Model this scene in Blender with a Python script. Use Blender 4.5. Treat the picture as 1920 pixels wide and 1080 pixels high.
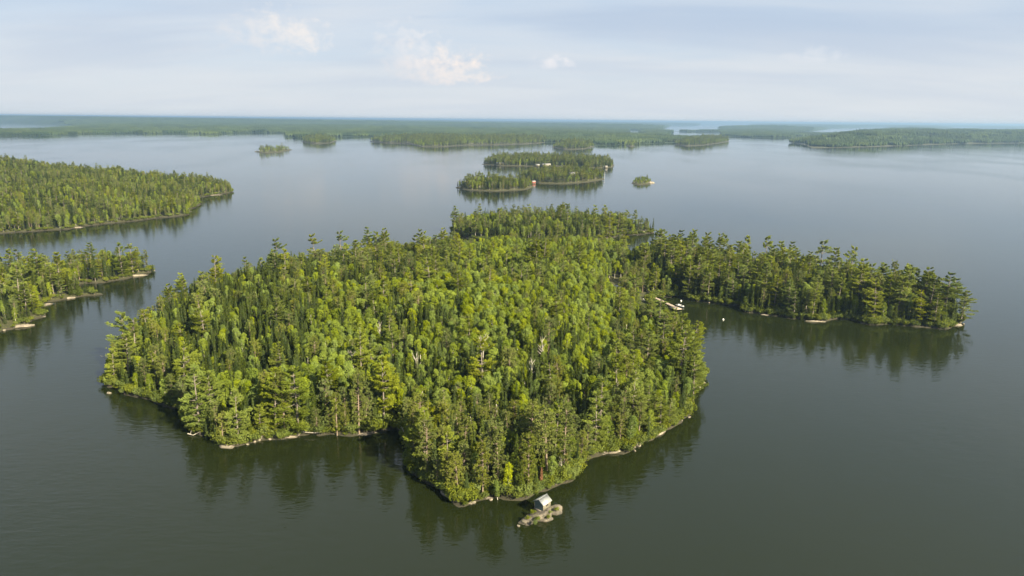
import bpy, math, random
import numpy as np
from mathutils import Matrix, Vector

for o in list(bpy.data.objects):
    bpy.data.objects.remove(o)
scene = bpy.context.scene
COL = scene.collection
R = math.radians

# ------------------------------------------------------------------ camera
CAM_H = 80.0
FPX = 1280.0            # focal length in pixels of a 1920 px wide frame
PITCH = R(13.84)
ROLL = R(0.54)
cam_data = bpy.data.cameras.new("camera")
cam_data.sensor_width = 36.0
cam_data.lens = 36.0 * FPX / 1920.0
cam_data.clip_start = 1.0
cam_data.clip_end = 120000.0
cam = bpy.data.objects.new("camera", cam_data)
COL.objects.link(cam)
ROT = Matrix.Rotation(R(90) - PITCH, 3, 'X') @ Matrix.Rotation(ROLL, 3, 'Z')
cam.matrix_world = Matrix.Translation((0, 0, CAM_H)) @ ROT.to_4x4()
scene.camera = cam
RNP = np.array(ROT)

# ------------------------------------------------------------------ light
SUN_EL = R(33.0)
SUN_AZ = R(134.0)       # clockwise from the viewing direction (+Y)
sun_dir = Vector((math.sin(SUN_AZ) * math.cos(SUN_EL), math.cos(SUN_AZ) * math.cos(SUN_EL), math.sin(SUN_EL)))
sl = bpy.data.lights.new("sun", 'SUN')
sl.energy = 5.0
sl.angle = R(0.6)
sl.color = (1.0, 0.875, 0.60)
so = bpy.data.objects.new("sun", sl)
so.rotation_euler = sun_dir.to_track_quat('Z', 'Y').to_euler()
so.location = (0, 0, 500)
COL.objects.link(so)

scene.view_settings.view_transform = 'Standard'
scene.view_settings.look = 'None'
scene.view_settings.exposure = 1.88
scene.view_settings.gamma = 1.0
scene.view_settings.use_curve_mapping = False
cy = scene.cycles
cy.max_bounces = 6
cy.diffuse_bounces = 1
cy.glossy_bounces = 3
cy.transmission_bounces = 3
cy.transparent_max_bounces = 4
cy.volume_bounces = 0
cy.use_denoising = True
cy.caustics_reflective = False
cy.caustics_refractive = False


class NT:
    """small helper for node trees"""
    def __init__(self, tree):
        self.t = tree
        self.n = tree.nodes
        self.l = tree.links

    def add(self, typ, **kw):
        nd = self.n.new(typ)
        for k, v in kw.items():
            setattr(nd, k, v)
        return nd

    def put(self, sock, v):
        if isinstance(v, bpy.types.NodeSocket):
            self.l.new(v, sock)
        else:
            sock.default_value = v

    def math(self, op, a, b=0.0, c=None, clamp=False):
        nd = self.add('ShaderNodeMath', operation=op, use_clamp=clamp)
        self.put(nd.inputs[0], a)
        self.put(nd.inputs[1], b)
        if c is not None:
            self.put(nd.inputs[2], c)
        return nd.outputs[0]

    def mix(self, f, a, b):
        nd = self.add('ShaderNodeMix', data_type='RGBA')
        self.put(nd.inputs[0], f)
        self.put(nd.inputs[6], a)
        self.put(nd.inputs[7], b)
        return nd.outputs[2]

    def smooth(self, v, lo, hi):
        nd = self.add('ShaderNodeMapRange', interpolation_type='SMOOTHSTEP')
        self.put(nd.inputs[0], v)
        nd.inputs[1].default_value = lo
        nd.inputs[2].default_value = hi
        return nd.outputs[0]

    def noise(self, vec, scale, detail=4.0, rough=0.5, dist=0.0):
        nd = self.add('ShaderNodeTexNoise')
        if vec is not None:
            self.l.new(vec, nd.inputs['Vector'])
        nd.inputs['Scale'].default_value = scale
        nd.inputs['Detail'].default_value = detail
        nd.inputs['Roughness'].default_value = rough
        nd.inputs['Distortion'].default_value = dist
        return nd.outputs['Fac']

    def mapping(self, vec, scale=(1, 1, 1), rot=(0, 0, 0), loc=(0, 0, 0)):
        nd = self.add('ShaderNodeMapping')
        self.l.new(vec, nd.inputs['Vector'])
        nd.inputs['Scale'].default_value = scale
        nd.inputs['Rotation'].default_value = rot
        nd.inputs['Location'].default_value = loc
        return nd.outputs[0]


def ray(px, py):
    d = RNP @ np.array([(px - 960.0) / FPX, (540.0 - py) / FPX, -1.0])
    return d / np.linalg.norm(d)


def P(px, py, z=0.0):
    """plan position of the place seen at a pixel of the photograph, at height z"""
    d = ray(px, py)
    t = (z - CAM_H) / d[2]
    return np.array([d[0] * t, d[1] * t])


def project(x, y, z):
    v = RNP.T @ np.array([x, y, z - CAM_H])
    return 960 + FPX * v[0] / -v[2], 540 - FPX * v[1] / -v[2]


# ------------------------------------------------------------------ sky
world = bpy.data.worlds.new("World")
scene.world = world
world.use_nodes = True
w = NT(world.node_tree)
bg = w.n['Background']
sky = w.add('ShaderNodeTexSky', sky_type='NISHITA')
sky.sun_disc = False
sky.sun_elevation = SUN_EL
sky.sun_rotation = SUN_AZ
sky.altitude = 300
sky.air_density = 1.0
sky.dust_density = 2.0
sky.ozone_density = 1.3
tc = w.add('ShaderNodeTexCoord')
sep = w.add('ShaderNodeSeparateXYZ')
w.l.new(tc.outputs['Generated'], sep.inputs[0])
dx, dy, dz = sep.outputs
az = w.math('ARCTAN2', dx, dy)
el = w.math('ARCSINE', dz)
# thin high veil over the whole sky, on a flat layer far overhead
inv = w.math('DIVIDE', 1.0, w.math('ADD', w.math('MAXIMUM', dz, 0.0), 0.16))
lay = w.add('ShaderNodeCombineXYZ')
w.l.new(w.math('MULTIPLY', dx, inv), lay.inputs[0])
w.l.new(w.math('MULTIPLY', dy, inv), lay.inputs[1])
veil_n = w.noise(w.mapping(lay.outputs[0], (0.55, 1.0, 1.0), loc=(3.1, 0.4, 0)), 1.25, 6.0, 0.55, 0.5)
veil = w.smooth(veil_n, 0.22, 0.85)
VEIL_W = (4.0, 4.22, 4.5, 1)
HAZE_W = (4.45, 4.56, 4.62, 1)
flat_sky = w.mix(0.85, sky.outputs[0], (2.85, 3.5, 4.35, 1))
c1 = w.mix(w.math('MULTIPLY', veil, 0.85), flat_sky, VEIL_W)
# darker blue-grey undersides drifting through the veil
dark_n = w.noise(w.mapping(lay.outputs[0], (0.5, 1.5, 1.0), loc=(7.3, 2.2, 0)), 0.9, 5.0, 0.5, 0.4)
c1 = w.mix(w.math('MULTIPLY', w.smooth(dark_n, 0.42, 0.68), 0.6), c1, (2.5, 3.1, 4.0, 1))
# pale air towards the horizon
hz = w.math('SUBTRACT', 1.0, w.smooth(el, -0.02, 0.17))
c1 = w.mix(w.math('MULTIPLY', hz, 0.62), c1, HAZE_W)
# fair-weather cumulus low over the far shore
ang = w.add('ShaderNodeCombineXYZ')
w.l.new(az, ang.inputs[0])
w.l.new(el, ang.inputs[1])


def cumulus(col, px, py, wx, wy, seed, strength, tint):
    d = ray(px, py)
    a0, e0 = math.atan2(d[0], d[1]), math.asin(d[2])
    u = w.math('DIVIDE', w.math('SUBTRACT', az, a0), wx)
    v0 = w.math('DIVIDE', w.math('SUBTRACT', el, e0), wy)
    # flat base, billowing top
    v = w.math('MAXIMUM', w.math('MULTIPLY', v0, 0.85), w.math('MULTIPLY', v0, -2.4))
    r2 = w.math('ADD', w.math('MULTIPLY', u, u), w.math('MULTIPLY', v, v))
    n = w.noise(w.mapping(ang.outputs[0], (1, 1.25, 1), loc=(seed, seed * 1.7, 0)), 42.0, 7.0, 0.62, 0.25)
    m = w.math('SUBTRACT', w.math('MULTIPLY', w.math('SUBTRACT', n, 0.40), 3.2), w.math('MULTIPLY', w.math('SUBTRACT', r2, 0.35), 0.8))
    m = w.smooth(m, -0.15, 1.0)
    # brighter towards the sun side
    lit = w.smooth(w.math('ADD', w.math('MULTIPLY', u, 0.5), w.math('MULTIPLY', v0, 0.4)), -0.7, 0.6)
    cc = w.mix(lit, (3.7, 4.0, 4.4, 1), tuple(c_ * 0.62 for c_ in tint[:3]) + (1,))
    return w.mix(w.math('MULTIPLY', m, strength), col, cc)


c1 = cumulus(c1, 820, 140, 0.098, 0.036, 1.3, 0.9, (9.3, 8.2, 7.4, 1))
c1 = cumulus(c1, 765, 110, 0.065, 0.045, 4.1, 0.55, (8.6, 8.2, 8.0, 1))
c1 = cumulus(c1, 515, 80, 0.085, 0.040, 2.6, 0.65, (9.1, 8.3, 7.6, 1))
c1 = cumulus(c1, 1030, 124, 0.034, 0.014, 5.9, 0.75, (8.8, 8.4, 8.3, 1))
c1 = cumulus(c1, 1520, 112, 0.055, 0.014, 8.2, 0.45, (8.2, 8.2, 8.3, 1))
w.l.new(c1, bg.inputs['Color'])
bg.inputs['Strength'].default_value = 0.05


# ------------------------------------------------------------------ materials
def new_mat(name):
    m = bpy.data.materials.new(name)
    m.use_nodes = True
    t = NT(m.node_tree)
    return m, t, t.n['Principled BSDF'], t.n['Material Output']


def foliage_mat(name, dark, light, trans=0.35, jitter=0.10):
    m, t, b, out = new_mat(name)
    t.n.remove(b)
    oi = t.add('ShaderNodeObjectInfo')
    geo = t.add('ShaderNodeNewGeometry')
    n = t.noise(geo.outputs['Position'], 0.9, 2.0)
    f = t.math('ADD', t.math('MULTIPLY', oi.outputs['Random'], 0.7), t.math('MULTIPLY', t.math('SUBTRACT', n, 0.35), 0.9), clamp=True)
    col = t.mix(f, dark + (1,), light + (1,))
    hsv = t.add('ShaderNodeHueSaturation')
    r2 = t.math('FRACT', t.math('MULTIPLY', oi.outputs['Random'], 17.37))
    r3 = t.math('FRACT', t.math('MULTIPLY', oi.outputs['Random'], 91.73))
    t.l.new(t.math('MULTIPLY_ADD', r2, 0.026, 0.478), hsv.inputs['Hue'])
    t.l.new(t.math('MULTIPLY_ADD', r3, jitter * 4, 1.0 - jitter * 2), hsv.inputs['Value'])
    t.l.new(t.math('MULTIPLY_ADD', r2, -0.25, 1.05), hsv.inputs['Saturation'])
    t.l.new(col, hsv.inputs['Color'])
    d = t.add('ShaderNodeBsdfDiffuse')
    tr = t.add('ShaderNodeBsdfTranslucent')
    t.l.new(hsv.outputs[0], d.inputs['Color'])
    t.l.new(hsv.outputs[0], tr.inputs['Color'])
    mx = t.add('ShaderNodeMixShader')
    mx.inputs[0].default_value = trans
    t.l.new(d.outputs[0], mx.inputs[1])
    t.l.new(tr.outputs[0], mx.inputs[2])
    t.l.new(mx.outputs[0], out.inputs['Surface'])
    return m


def plain_mat(name, c0, c1, scale=6.0, rough=0.85, stretch=(1, 1, 1), coord='Object', bump=0.0, metallic=0.0):
    m, t, b, out = new_mat(name)
    co = t.add('ShaderNodeTexCoord')
    v = t.mapping(co.outputs[coord], stretch)
    n = t.noise(v, scale, 6.0, 0.6)
    t.l.new(t.mix(t.smooth(n, 0.35, 0.65), c0 + (1,), c1 + (1,)), b.inputs['Base Color'])
    b.inputs['Roughness'].default_value = rough
    b.inputs['Metallic'].default_value = metallic
    if bump:
        bp = t.add('ShaderNodeBump')
        bp.inputs['Strength'].default_value = bump
        bp.inputs['Distance'].default_value = 0.1
        t.l.new(n, bp.inputs['Height'])
        t.l.new(bp.outputs[0], b.inputs['Normal'])
    return m


MAT = {}
MAT['birch'] = foliage_mat('birch_leaves', (0.100, 0.155, 0.012), (0.215, 0.285, 0.020), 0.36, 0.08)
MAT['spruce'] = foliage_mat('spruce_needles', (0.026, 0.046, 0.010), (0.076, 0.108, 0.016), 0.22, 0.11)
MAT['white_pine'] = foliage_mat('white_pine_needles', (0.096, 0.142, 0.014), (0.190, 0.235, 0.020), 0.36, 0.09)
MAT['red_pine'] = foliage_mat('red_pine_needles', (0.095, 0.130, 0.026), (0.170, 0.205, 0.038), 0.30, 0.08)
MAT['shrub'] = foliage_mat('shrub_leaves', (0.058, 0.088, 0.012), (0.130, 0.165, 0.022), 0.32, 0.10)
MAT['brown'] = foliage_mat('dead_needles', (0.170, 0.095, 0.045), (0.220, 0.130, 0.065), 0.2, 0.05)
MAT['far_leaf'] = foliage_mat('far_canopy', (0.016, 0.032, 0.012), (0.050, 0.072, 0.019), 0.10, 0.18)
MAT['bark_grey'] = plain_mat('grey_bark', (0.10, 0.085, 0.07), (0.19, 0.165, 0.14), 3.0, 0.95)
MAT['bark_white'] = plain_mat('birch_bark', (0.30, 0.28, 0.24), (0.55, 0.52, 0.46), 2.0, 0.8)
MAT['bark_red'] = plain_mat('pine_bark', (0.13, 0.095, 0.07), (0.21, 0.165, 0.125), 3.0, 0.95)
MAT['dead_wood'] = plain_mat('bleached_wood', (0.20, 0.18, 0.155), (0.36, 0.33, 0.29), 2.0, 0.9)


def rock_mat(name, c0=(0.050, 0.044, 0.036, 1), c1=(0.130, 0.110, 0.086, 1), dark=1.0):
    m, t, b, out = new_mat(name)
    geo = t.add('ShaderNodeNewGeometry')
    pos = geo.outputs['Position']
    s = t.add('ShaderNodeSeparateXYZ')
    t.l.new(pos, s.inputs[0])
    n1 = t.noise(pos, 0.6, 6.0, 0.6)
    n2 = t.noise(pos, 1.4, 6.0, 0.7)
    col = t.mix(t.smooth(n1, 0.35, 0.65), c0, c1)
    col = t.mix(t.math('MULTIPLY', t.smooth(n2, 0.50, 0.66), dark), col, (0.030, 0.027, 0.021, 1))
    # lichen and moss, the dark waterline stain
    col = t.mix(t.math('MULTIPLY', t.smooth(t.noise(pos, 1.1, 4.0), 0.56, 0.68), 0.6), col, (0.085, 0.095, 0.03, 1))
    wet = t.math('SUBTRACT', 1.0, t.smooth(t.math('ADD', s.outputs[2], t.math('MULTIPLY', t.math('SUBTRACT', n2, 0.5), 0.3)), 0.08, 0.30))
    col = t.mix(t.math('MULTIPLY', wet, 0.8), col, (0.05, 0.043, 0.034, 1))
    t.l.new(col, b.inputs['Base Color'])
    b.inputs['Roughness'].default_value = 0.85
    bp = t.add('ShaderNodeBump')
    bp.inputs['Strength'].default_value = 0.6
    bp.inputs['Distance'].default_value = 0.15
    t.l.new(n2, bp.inputs['Height'])
    t.l.new(bp.outputs[0], b.inputs['Normal'])
    return m


MAT['rock'] = rock_mat('granite')
MAT['pale_rock'] = rock_mat('pale_granite', (0.140, 0.120, 0.096, 1), (0.270, 0.230, 0.182, 1), 0.45)


def ground_mat():
    m, t, b, out = new_mat('forest_floor')
    geo = t.add('ShaderNodeNewGeometry')
    pos = geo.outputs['Position']
    s = t.add('ShaderNodeSeparateXYZ')
    t.l.new(pos, s.inputs[0])
    n1 = t.noise(pos, 0.25, 5.0, 0.6)
    n2 = t.noise(pos, 1.6, 5.0, 0.65)
    soil = t.mix(t.smooth(n2, 0.35, 0.65), (0.018, 0.021, 0.006, 1), (0.050, 0.050, 0.013, 1))
    rock = t.mix(t.smooth(n2, 0.3, 0.7), (0.075, 0.065, 0.050, 1), (0.18, 0.150, 0.115, 1))
    hh = t.math('ADD', s.outputs[2], t.math('MULTIPLY', t.math('SUBTRACT', n1, 0.5), 5.0))
    f = t.smooth(hh, -0.75, -0.15)
    col = t.mix(f, rock, soil)
    wet = t.math('SUBTRACT', 1.0, t.smooth(t.math('ADD', s.outputs[2], t.math('MULTIPLY', t.math('SUBTRACT', n2, 0.5), 0.4)), 0.35, 0.75))
    col = t.mix(t.math('MULTIPLY', wet, 0.85), col, (0.022, 0.019, 0.012, 1))
    t.l.new(col, b.inputs['Base Color'])
    b.inputs['Roughness'].default_value = 0.95
    bp = t.add('ShaderNodeBump')
    bp.inputs['Strength'].default_value = 0.7
    bp.inputs['Distance'].default_value = 0.3
    t.l.new(n2, bp.inputs['Height'])
    t.l.new(bp.outputs[0], b.inputs['Normal'])
    return m


MAT['ground'] = ground_mat()


def water_mat():
    m, t, b, out = new_mat('lake_water')
    geo = t.add('ShaderNodeNewGeometry')
    pos = geo.outputs['Position']
    b.inputs['Base Color'].default_value = (0.0080, 0.0112, 0.0030, 1)
    b.inputs['IOR'].default_value = 1.39
    big = t.smooth(t.noise(t.mapping(pos, (1.0, 0.45, 1), rot=(0, 0, 0.3)), 0.006, 4.0, 0.55, 0.6), 0.36, 0.66)
    # fine ripples, in crests that run across the wind
    v1 = t.mapping(pos, (0.35, 1.0, 1.0), rot=(0, 0, R(-24)))
    v2 = t.mapping(pos, (0.45, 1.0, 1.0), rot=(0, 0, R(18)))
    r1 = t.noise(v1, 0.95, 3.0, 0.5, 0.6)
    r2 = t.noise(v2, 0.42, 2.0, 0.5, 0.4)
    r3 = t.noise(pos, 0.09, 2.0, 0.5)
    h = t.math('ADD', t.math('MULTIPLY', r1, 1.0), t.math('MULTIPLY', r2, 0.9))
    h = t.math('ADD', h, t.math('MULTIPLY', r3, 1.2))
    bp = t.add('ShaderNodeBump')
    dist = t.add('ShaderNodeVectorMath', operation='LENGTH')
    t.l.new(pos, dist.inputs[0])
    ruffled = t.math('SUBTRACT', 1.0, t.smooth(dist.outputs['Value'], 130.0, 520.0))    # wind-ruffled reach before the island
    t.l.new(t.math('ADD', t.math('MULTIPLY_ADD', big, 0.15, 0.075), t.math('MULTIPLY', ruffled, 0.14)), bp.inputs['Strength'])
    bp.inputs['Distance'].default_value = 0.20
    t.l.new(h, bp.inputs['Height'])
    t.l.new(bp.outputs[0], b.inputs['Normal'])
    t.l.new(t.math('MULTIPLY_ADD', big, 0.05, 0.03), b.inputs['Roughness'])
    return m


MAT['water'] = water_mat()
MAT['dock_wood'] = plain_mat('weathered_planks', (0.22, 0.17, 0.14), (0.34, 0.28, 0.235), 2.5, 0.85)
MAT['metal_roof'] = plain_mat('sheet_metal_roof', (0.20, 0.21, 0.22), (0.30, 0.31, 0.32), 2.0, 0.45, (1, 6, 1), metallic=0.1)
MAT['green_boards'] = plain_mat('dark_green_boards', (0.045, 0.065, 0.058), (0.075, 0.100, 0.090), 4.0, 0.8)
MAT['tan_boards'] = plain_mat('pale_boards', (0.12, 0.11, 0.08), (0.18, 0.165, 0.125), 4.0, 0.8)
MAT['white_paint'] = plain_mat('white_paint', (0.68, 0.67, 0.64), (0.80, 0.79, 0.77), 2.0, 0.5)
MAT['grey_shingle'] = plain_mat('grey_shingles', (0.20, 0.19, 0.19), (0.30, 0.29, 0.29), 3.0, 0.9)
MAT['red_paint'] = plain_mat('red_paint', (0.20, 0.055, 0.04), (0.28, 0.085, 0.06), 2.0, 0.7)
MAT['dark_glass'] = plain_mat('window_glass', (0.02, 0.025, 0.03), (0.04, 0.045, 0.05), 2.0, 0.08)


# ------------------------------------------------------------------ mesh helpers
class MB:
    def __init__(self):
        self.v, self.q, self.m, self.n = [], [], [], 0

    def quads(self, v, q, mi=0):
        v = np.asarray(v, dtype=np.float32)
        q = np.asarray(q, dtype=np.int64)
        self.v.append(v)
        self.q.append(q + self.n)
        self.m.append(np.full(len(q), mi, dtype=np.int32))
        self.n += len(v)

    def tube(self, pts, rad, sides=6, mi=0):
        pts = np.asarray(pts, dtype=float)
        k = len(pts)
        rad = np.asarray(rad, dtype=float)
        tan = np.gradient(pts, axis=0)
        tan /= np.linalg.norm(tan, axis=1)[:, None] + 1e-9
        ref = np.array([0, 0, 1.0]) if abs(tan[0][2]) < 0.8 else np.array([1.0, 0, 0])
        a = np.cross(tan, ref)
        a /= np.linalg.norm(a, axis=1)[:, None] + 1e-9
        b = np.cross(tan, a)
        th = np.linspace(0, 2 * math.pi, sides, endpoint=False)
        V = pts[:, None, :] + rad[:, None, None] * (np.cos(th)[None, :, None] * a[:, None, :] + np.sin(th)[None, :, None] * b[:, None, :])
        q = []
        for i in range(k - 1):
            for j in range(sides):
                j2 = (j + 1) % sides
                q.append((i * sides + j, i * sides + j2, (i + 1) * sides + j2, (i + 1) * sides + j))
        self.quads(V.reshape(-1, 3), q, mi)

    def leaves(self, c, a, b, mi=0):
        """diamond leaves: centres c, half-axes a and b"""
        n = len(c)
        V = np.stack([c - a, c - b, c + a, c + b], axis=1).reshape(-1, 3)
        q = np.arange(n * 4).reshape(n, 4)
        self.quads(V, q, mi)

    def box(self, c, s, rz=0.0, mi=0, taper=1.0):
        x, y, z = s[0] / 2, s[1] / 2, s[2] / 2
        v = np.array([(-x, -y, -z), (x, -y, -z), (x, y, -z), (-x, y, -z), (-x * taper, -y * taper, z), (x * taper, -y * taper, z), (x * taper, y * taper, z), (-x * taper, y * taper, z)])
        ca, sa = math.cos(rz), math.sin(rz)
        v = np.stack([v[:, 0] * ca - v[:, 1] * sa, v[:, 0] * sa + v[:, 1] * ca, v[:, 2]], axis=1) + np.array(c)
        self.quads(v, [(0, 3, 2, 1), (4, 5, 6, 7), (0, 1, 5, 4), (1, 2, 6, 5), (2, 3, 7, 6), (3, 0, 4, 7)], mi)

    def mesh(self, name, mats, smooth=False):
        V = np.concatenate(self.v)
        Q = np.concatenate(self.q)
        M = np.concatenate(self.m)
        me = bpy.data.meshes.new(name)
        me.vertices.add(len(V))
        me.vertices.foreach_set('co', V.astype(np.float32).ravel())
        me.loops.add(len(Q) * 4)
        me.loops.foreach_set('vertex_index', Q.astype(np.int32).ravel())
        me.polygons.add(len(Q))
        me.polygons.foreach_set('loop_start', np.arange(0, len(Q) * 4, 4, dtype=np.int32))
        me.polygons.foreach_set('loop_total', np.full(len(Q), 4, dtype=np.int32))
        for mt in mats:
            me.materials.append(mt)
        me.polygons.foreach_set('material_index', M)
        if smooth:
            me.polygons.foreach_set('use_smooth', np.ones(len(Q), dtype=bool))
        me.update(calc_edges=True)
        return me


def joined(*mbs):
    o = MB()
    for k, mb in enumerate(mbs):
        base = o.n
        o.v += mb.v
        o.q += [q + base for q in mb.q]
        o.m += [np.full(len(q), k, dtype=np.int32) for q in mb.q]
        o.n += mb.n
    return o


def link(name, data, parent=None, loc=None):
    o = bpy.data.objects.new(name, data)
    COL.objects.link(o)
    if parent is not None:
        o.parent = parent
    if loc is not None:
        o.location = loc
    return o


def tag(o, label=None, category=None, group=None, kind=None):
    if label:
        o['label'] = label
    if category:
        o['category'] = category
    if group:
        o['group'] = group
    if kind:
        o['kind'] = kind
    return o


def unit(v):
    return v / (np.linalg.norm(v, axis=-1, keepdims=True) + 1e-9)


# ------------------------------------------------------------------ landmasses (plan outlines, surveyed from the photograph)
def outline(pix, extra_first=(), extra_last=()):
    return np.array([tuple(p) for p in extra_first] + [tuple(P(*p)) for p in pix] + [tuple(p) for p in extra_last])


MAIN = outline([
    (204, 722), (240, 738), (288, 752), (330, 768), (352, 795), (365, 815), (395, 830), (415, 839), (450, 838), (492, 829), (550, 820), (605, 818),
    (660, 822), (705, 810), (742, 803), (757, 812), (764, 850), (770, 882), (795, 906), (832, 932), (865, 946), (905, 938), (950, 940), (985, 939),
    (1022, 921), (1062, 900), (1092, 876), (1112, 856), (1145, 851), (1182, 851), (1214, 830), (1248, 812), (1282, 786), (1299, 762), (1318, 714),
    (1306, 690), (1300, 662), (1286, 640), (1264, 610), (1240, 588), (1222, 570), (1226, 558), (1262, 556), (1300, 564), (1340, 570), (1388, 576), (1402, 587), (1450, 592),
    (1500, 600), (1548, 603), (1572, 598), (1602, 601), (1626, 608), (1660, 608), (1710, 613), (1765, 617), (1806, 608),
    (1790, 594), (1740, 580), (1660, 560), (1560, 540), (1450, 524), (1350, 512), (1270, 500), (1222, 486), (1160, 477), (1060, 473), (960, 473),
    (870, 477), (770, 487), (680, 494), (600, 506), (520, 520), (450, 535), (395, 550), (340, 572), (290, 605), (250, 640), (222, 678), (206, 705)])
BACK = outline([(842, 434), (860, 443), (900, 452), (960, 456), (1040, 456), (1110, 452), (1150, 446), (1172, 441), (1200, 440), (1226, 437), (1215, 432), (1180, 431),
                (1130, 424), (1050, 418), (960, 418), (900, 422), (860, 428)])
WESTPT = outline([(-120, 660), (-40, 632), (0, 623), (45, 610), (82, 592), (76, 578), (88, 568), (130, 560), (188, 552), (150, 549), (140, 542), (150, 533),
                  (192, 530), (240, 522), (270, 514), (289, 507), (268, 503), (225, 502), (170, 506), (110, 512), (50, 518), (-30, 525), (-150, 540)])
WEST = outline([(-160, 462), (-60, 446), (0, 438), (60, 434), (120, 431), (160, 424), (220, 418), (290, 410), (355, 403), (356, 394), (375, 383), (372, 371),
                (400, 366), (434, 361), (437, 357), (420, 351), (380, 347), (320, 341), (240, 333), (120, 322), (0, 316), (-200, 312)])
NEARISL = [outline(p) for p in (
    [(852, 352), (880, 357), (930, 359), (985, 356), (1002, 350), (985, 346), (930, 345), (880, 347)],
    [(990, 338), (1010, 344), (1060, 345), (1100, 342), (1135, 336), (1125, 331), (1080, 327), (1020, 327), (985, 331), (965, 336)],
    [(904, 308), (940, 311), (1000, 312), (1060, 312), (1110, 316), (1148, 314), (1152, 309), (1130, 304), (1060, 301), (980, 300), (925, 302)],
    [(1184, 344), (1195, 347), (1215, 346), (1224, 341), (1208, 338), (1190, 339)],
    [(478, 285), (500, 288), (525, 286), (548, 281), (530, 278.5), (500, 280)],
)]
MIDISL = [outline(p) for p in (
    [(566, 266), (590, 269.5), (620, 268.5), (632, 264), (610, 261), (580, 262)],
    [(1034, 277), (1060, 280.5), (1095, 280), (1115, 275), (1090, 271), (1055, 272)],
    [(692, 265.5), (720, 268), (765, 269), (790, 275.5), (835, 275), (880, 272), (935, 271.5), (990, 270), (1028, 267), (1020, 262), (900, 261), (760, 260)],
    [(1173, 273.5), (1182, 275.5), (1192, 274), (1184, 271.5)],
    [(1264, 270.5), (1285, 274), (1320, 272.5), (1350, 268.5), (1368, 265), (1350, 261), (1300, 262)],
    [(1482, 267), (1512, 272), (1522, 278), (1570, 277), (1640, 275.5), (1720, 272.5), (1800, 269.5), (1880, 269), (1925, 268), (2050, 268),
     (2050, 257), (1900, 254), (1750, 252), (1600, 254), (1520, 259)],
)]


def seg_dist(pts, poly):
    """signed distance to a closed outline, positive inside"""
    x, y = pts[:, 0], pts[:, 1]
    d2 = np.full(len(pts), 1e18)
    inside = np.zeros(len(pts), dtype=bool)
    n = len(poly)
    for i in range(n):
        ax, ay = poly[i]
        bx, by = poly[(i + 1) % n]
        ex, ey = bx - ax, by - ay
        t = np.clip(((x - ax) * ex + (y - ay) * ey) / (ex * ex + ey * ey + 1e-12), 0, 1)
        d2 = np.minimum(d2, (x - ax - t * ex) ** 2 + (y - ay - t * ey) ** 2)
        c = (ay > y) != (by > y)
        xi = ax + (y - ay) * ex / (ey if ey != 0 else 1e-12)
        inside ^= c & (x < xi)
    d = np.sqrt(d2)
    return np.where(inside, d, -d)


def vnoise(x, y, s, seed=0.0):
    """smooth value noise 0..1"""
    x = np.asarray(x, float) / s + seed * 13.7
    y = np.asarray(y, float) / s + seed * 7.3
    xi, yi = np.floor(x), np.floor(y)
    fx, fy = x - xi, y - yi
    fx, fy = fx * fx * (3 - 2 * fx), fy * fy * (3 - 2 * fy)

    def h(a, b):
        k = np.sin(a * 127.1 + b * 311.7) * 43758.5453
        return k - np.floor(k)
    return (h(xi, yi) * (1 - fx) + h(xi + 1, yi) * fx) * (1 - fy) + (h(xi, yi + 1) * (1 - fx) + h(xi + 1, yi + 1) * fx) * fy


def land_height(pts, sd, hmax, reach):
    x, y = pts[:, 0], pts[:, 1]
    sdn = sd + (vnoise(x, y, 6.0, 1) - 0.5) * 3.2 + (vnoise(x, y, 2.2, 2) - 0.5) * 1.5
    z = np.where(sdn < 0, sdn * 0.55, 0.95 * (1 - np.exp(-np.maximum(sdn, 0) / 0.55)))
    t = np.clip(sd / reach, 0, 1)
    t = t * t * (3 - 2 * t)
    z = z + t * hmax * (0.55 + 0.9 * vnoise(x, y, 55.0, 3)) + np.clip(sd / 6, 0, 1) * (vnoise(x, y, 9, 4) - 0.5) * 0.9
    return np.maximum(z, -2.5)


def land_mesh(name, poly, step, hmax, reach):
    lo, hi = poly.min(0) - 5, poly.max(0) + 5
    nx, ny = int((hi[0] - lo[0]) / step) + 2, int((hi[1] - lo[1]) / step) + 2
    gx, gy = np.meshgrid(lo[0] + np.arange(nx) * step, lo[1] + np.arange(ny) * step)
    pts = np.stack([gx.ravel(), gy.ravel()], 1)
    sd = seg_dist(pts, poly)
    z = land_height(pts, sd, hmax, reach)
    i, j = np.meshgrid(np.arange(nx - 1), np.arange(ny - 1))
    a = (j * nx + i).ravel()
    q = np.stack([a, a + 1, a + nx + 1, a + nx], 1)
    keep = (sd[q] > -4.5).any(1)
    q = q[keep]
    used = np.unique(q)
    remap = np.zeros(len(pts), int)
    remap[used] = np.arange(len(used))
    mb = MB()
    mb.quads(np.column_stack([pts, z])[used], remap[q])
    o = link(name, mb.mesh(name, [MAT['ground']], smooth=True))
    tag(o, kind='structure')
    return o


LANDS = {
    'main': (MAIN, 7.5, 55), 'back': (BACK, 3.0, 30), 'westpt': (WESTPT, 2.5, 25), 'west': (WEST, 11.0, 110)}
land_mesh('island_ground', MAIN, 1.25, 7.5, 55)
land_mesh('island_ground', BACK, 2.0, 3.0, 30)
land_mesh('island_ground', WESTPT, 1.5, 2.5, 25)
land_mesh('terrain', WEST, 3.0, 11.0, 110)
for k, pl in enumerate(NEARISL):
    LANDS['isl%d' % k] = (pl, 3.0 if k < 3 else 1.5, 25)
    land_mesh('island_ground', pl, 2.5, *LANDS['isl%d' % k][1:])
for k, pl in enumerate(MIDISL):
    big = k == 5
    LANDS['mid%d' % k] = (pl, 26.0 if big else 5.0, 260 if big else 50)
    land_mesh('island_ground', pl, 14.0 if big else 7.0, *LANDS['mid%d' % k][1:])


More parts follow.
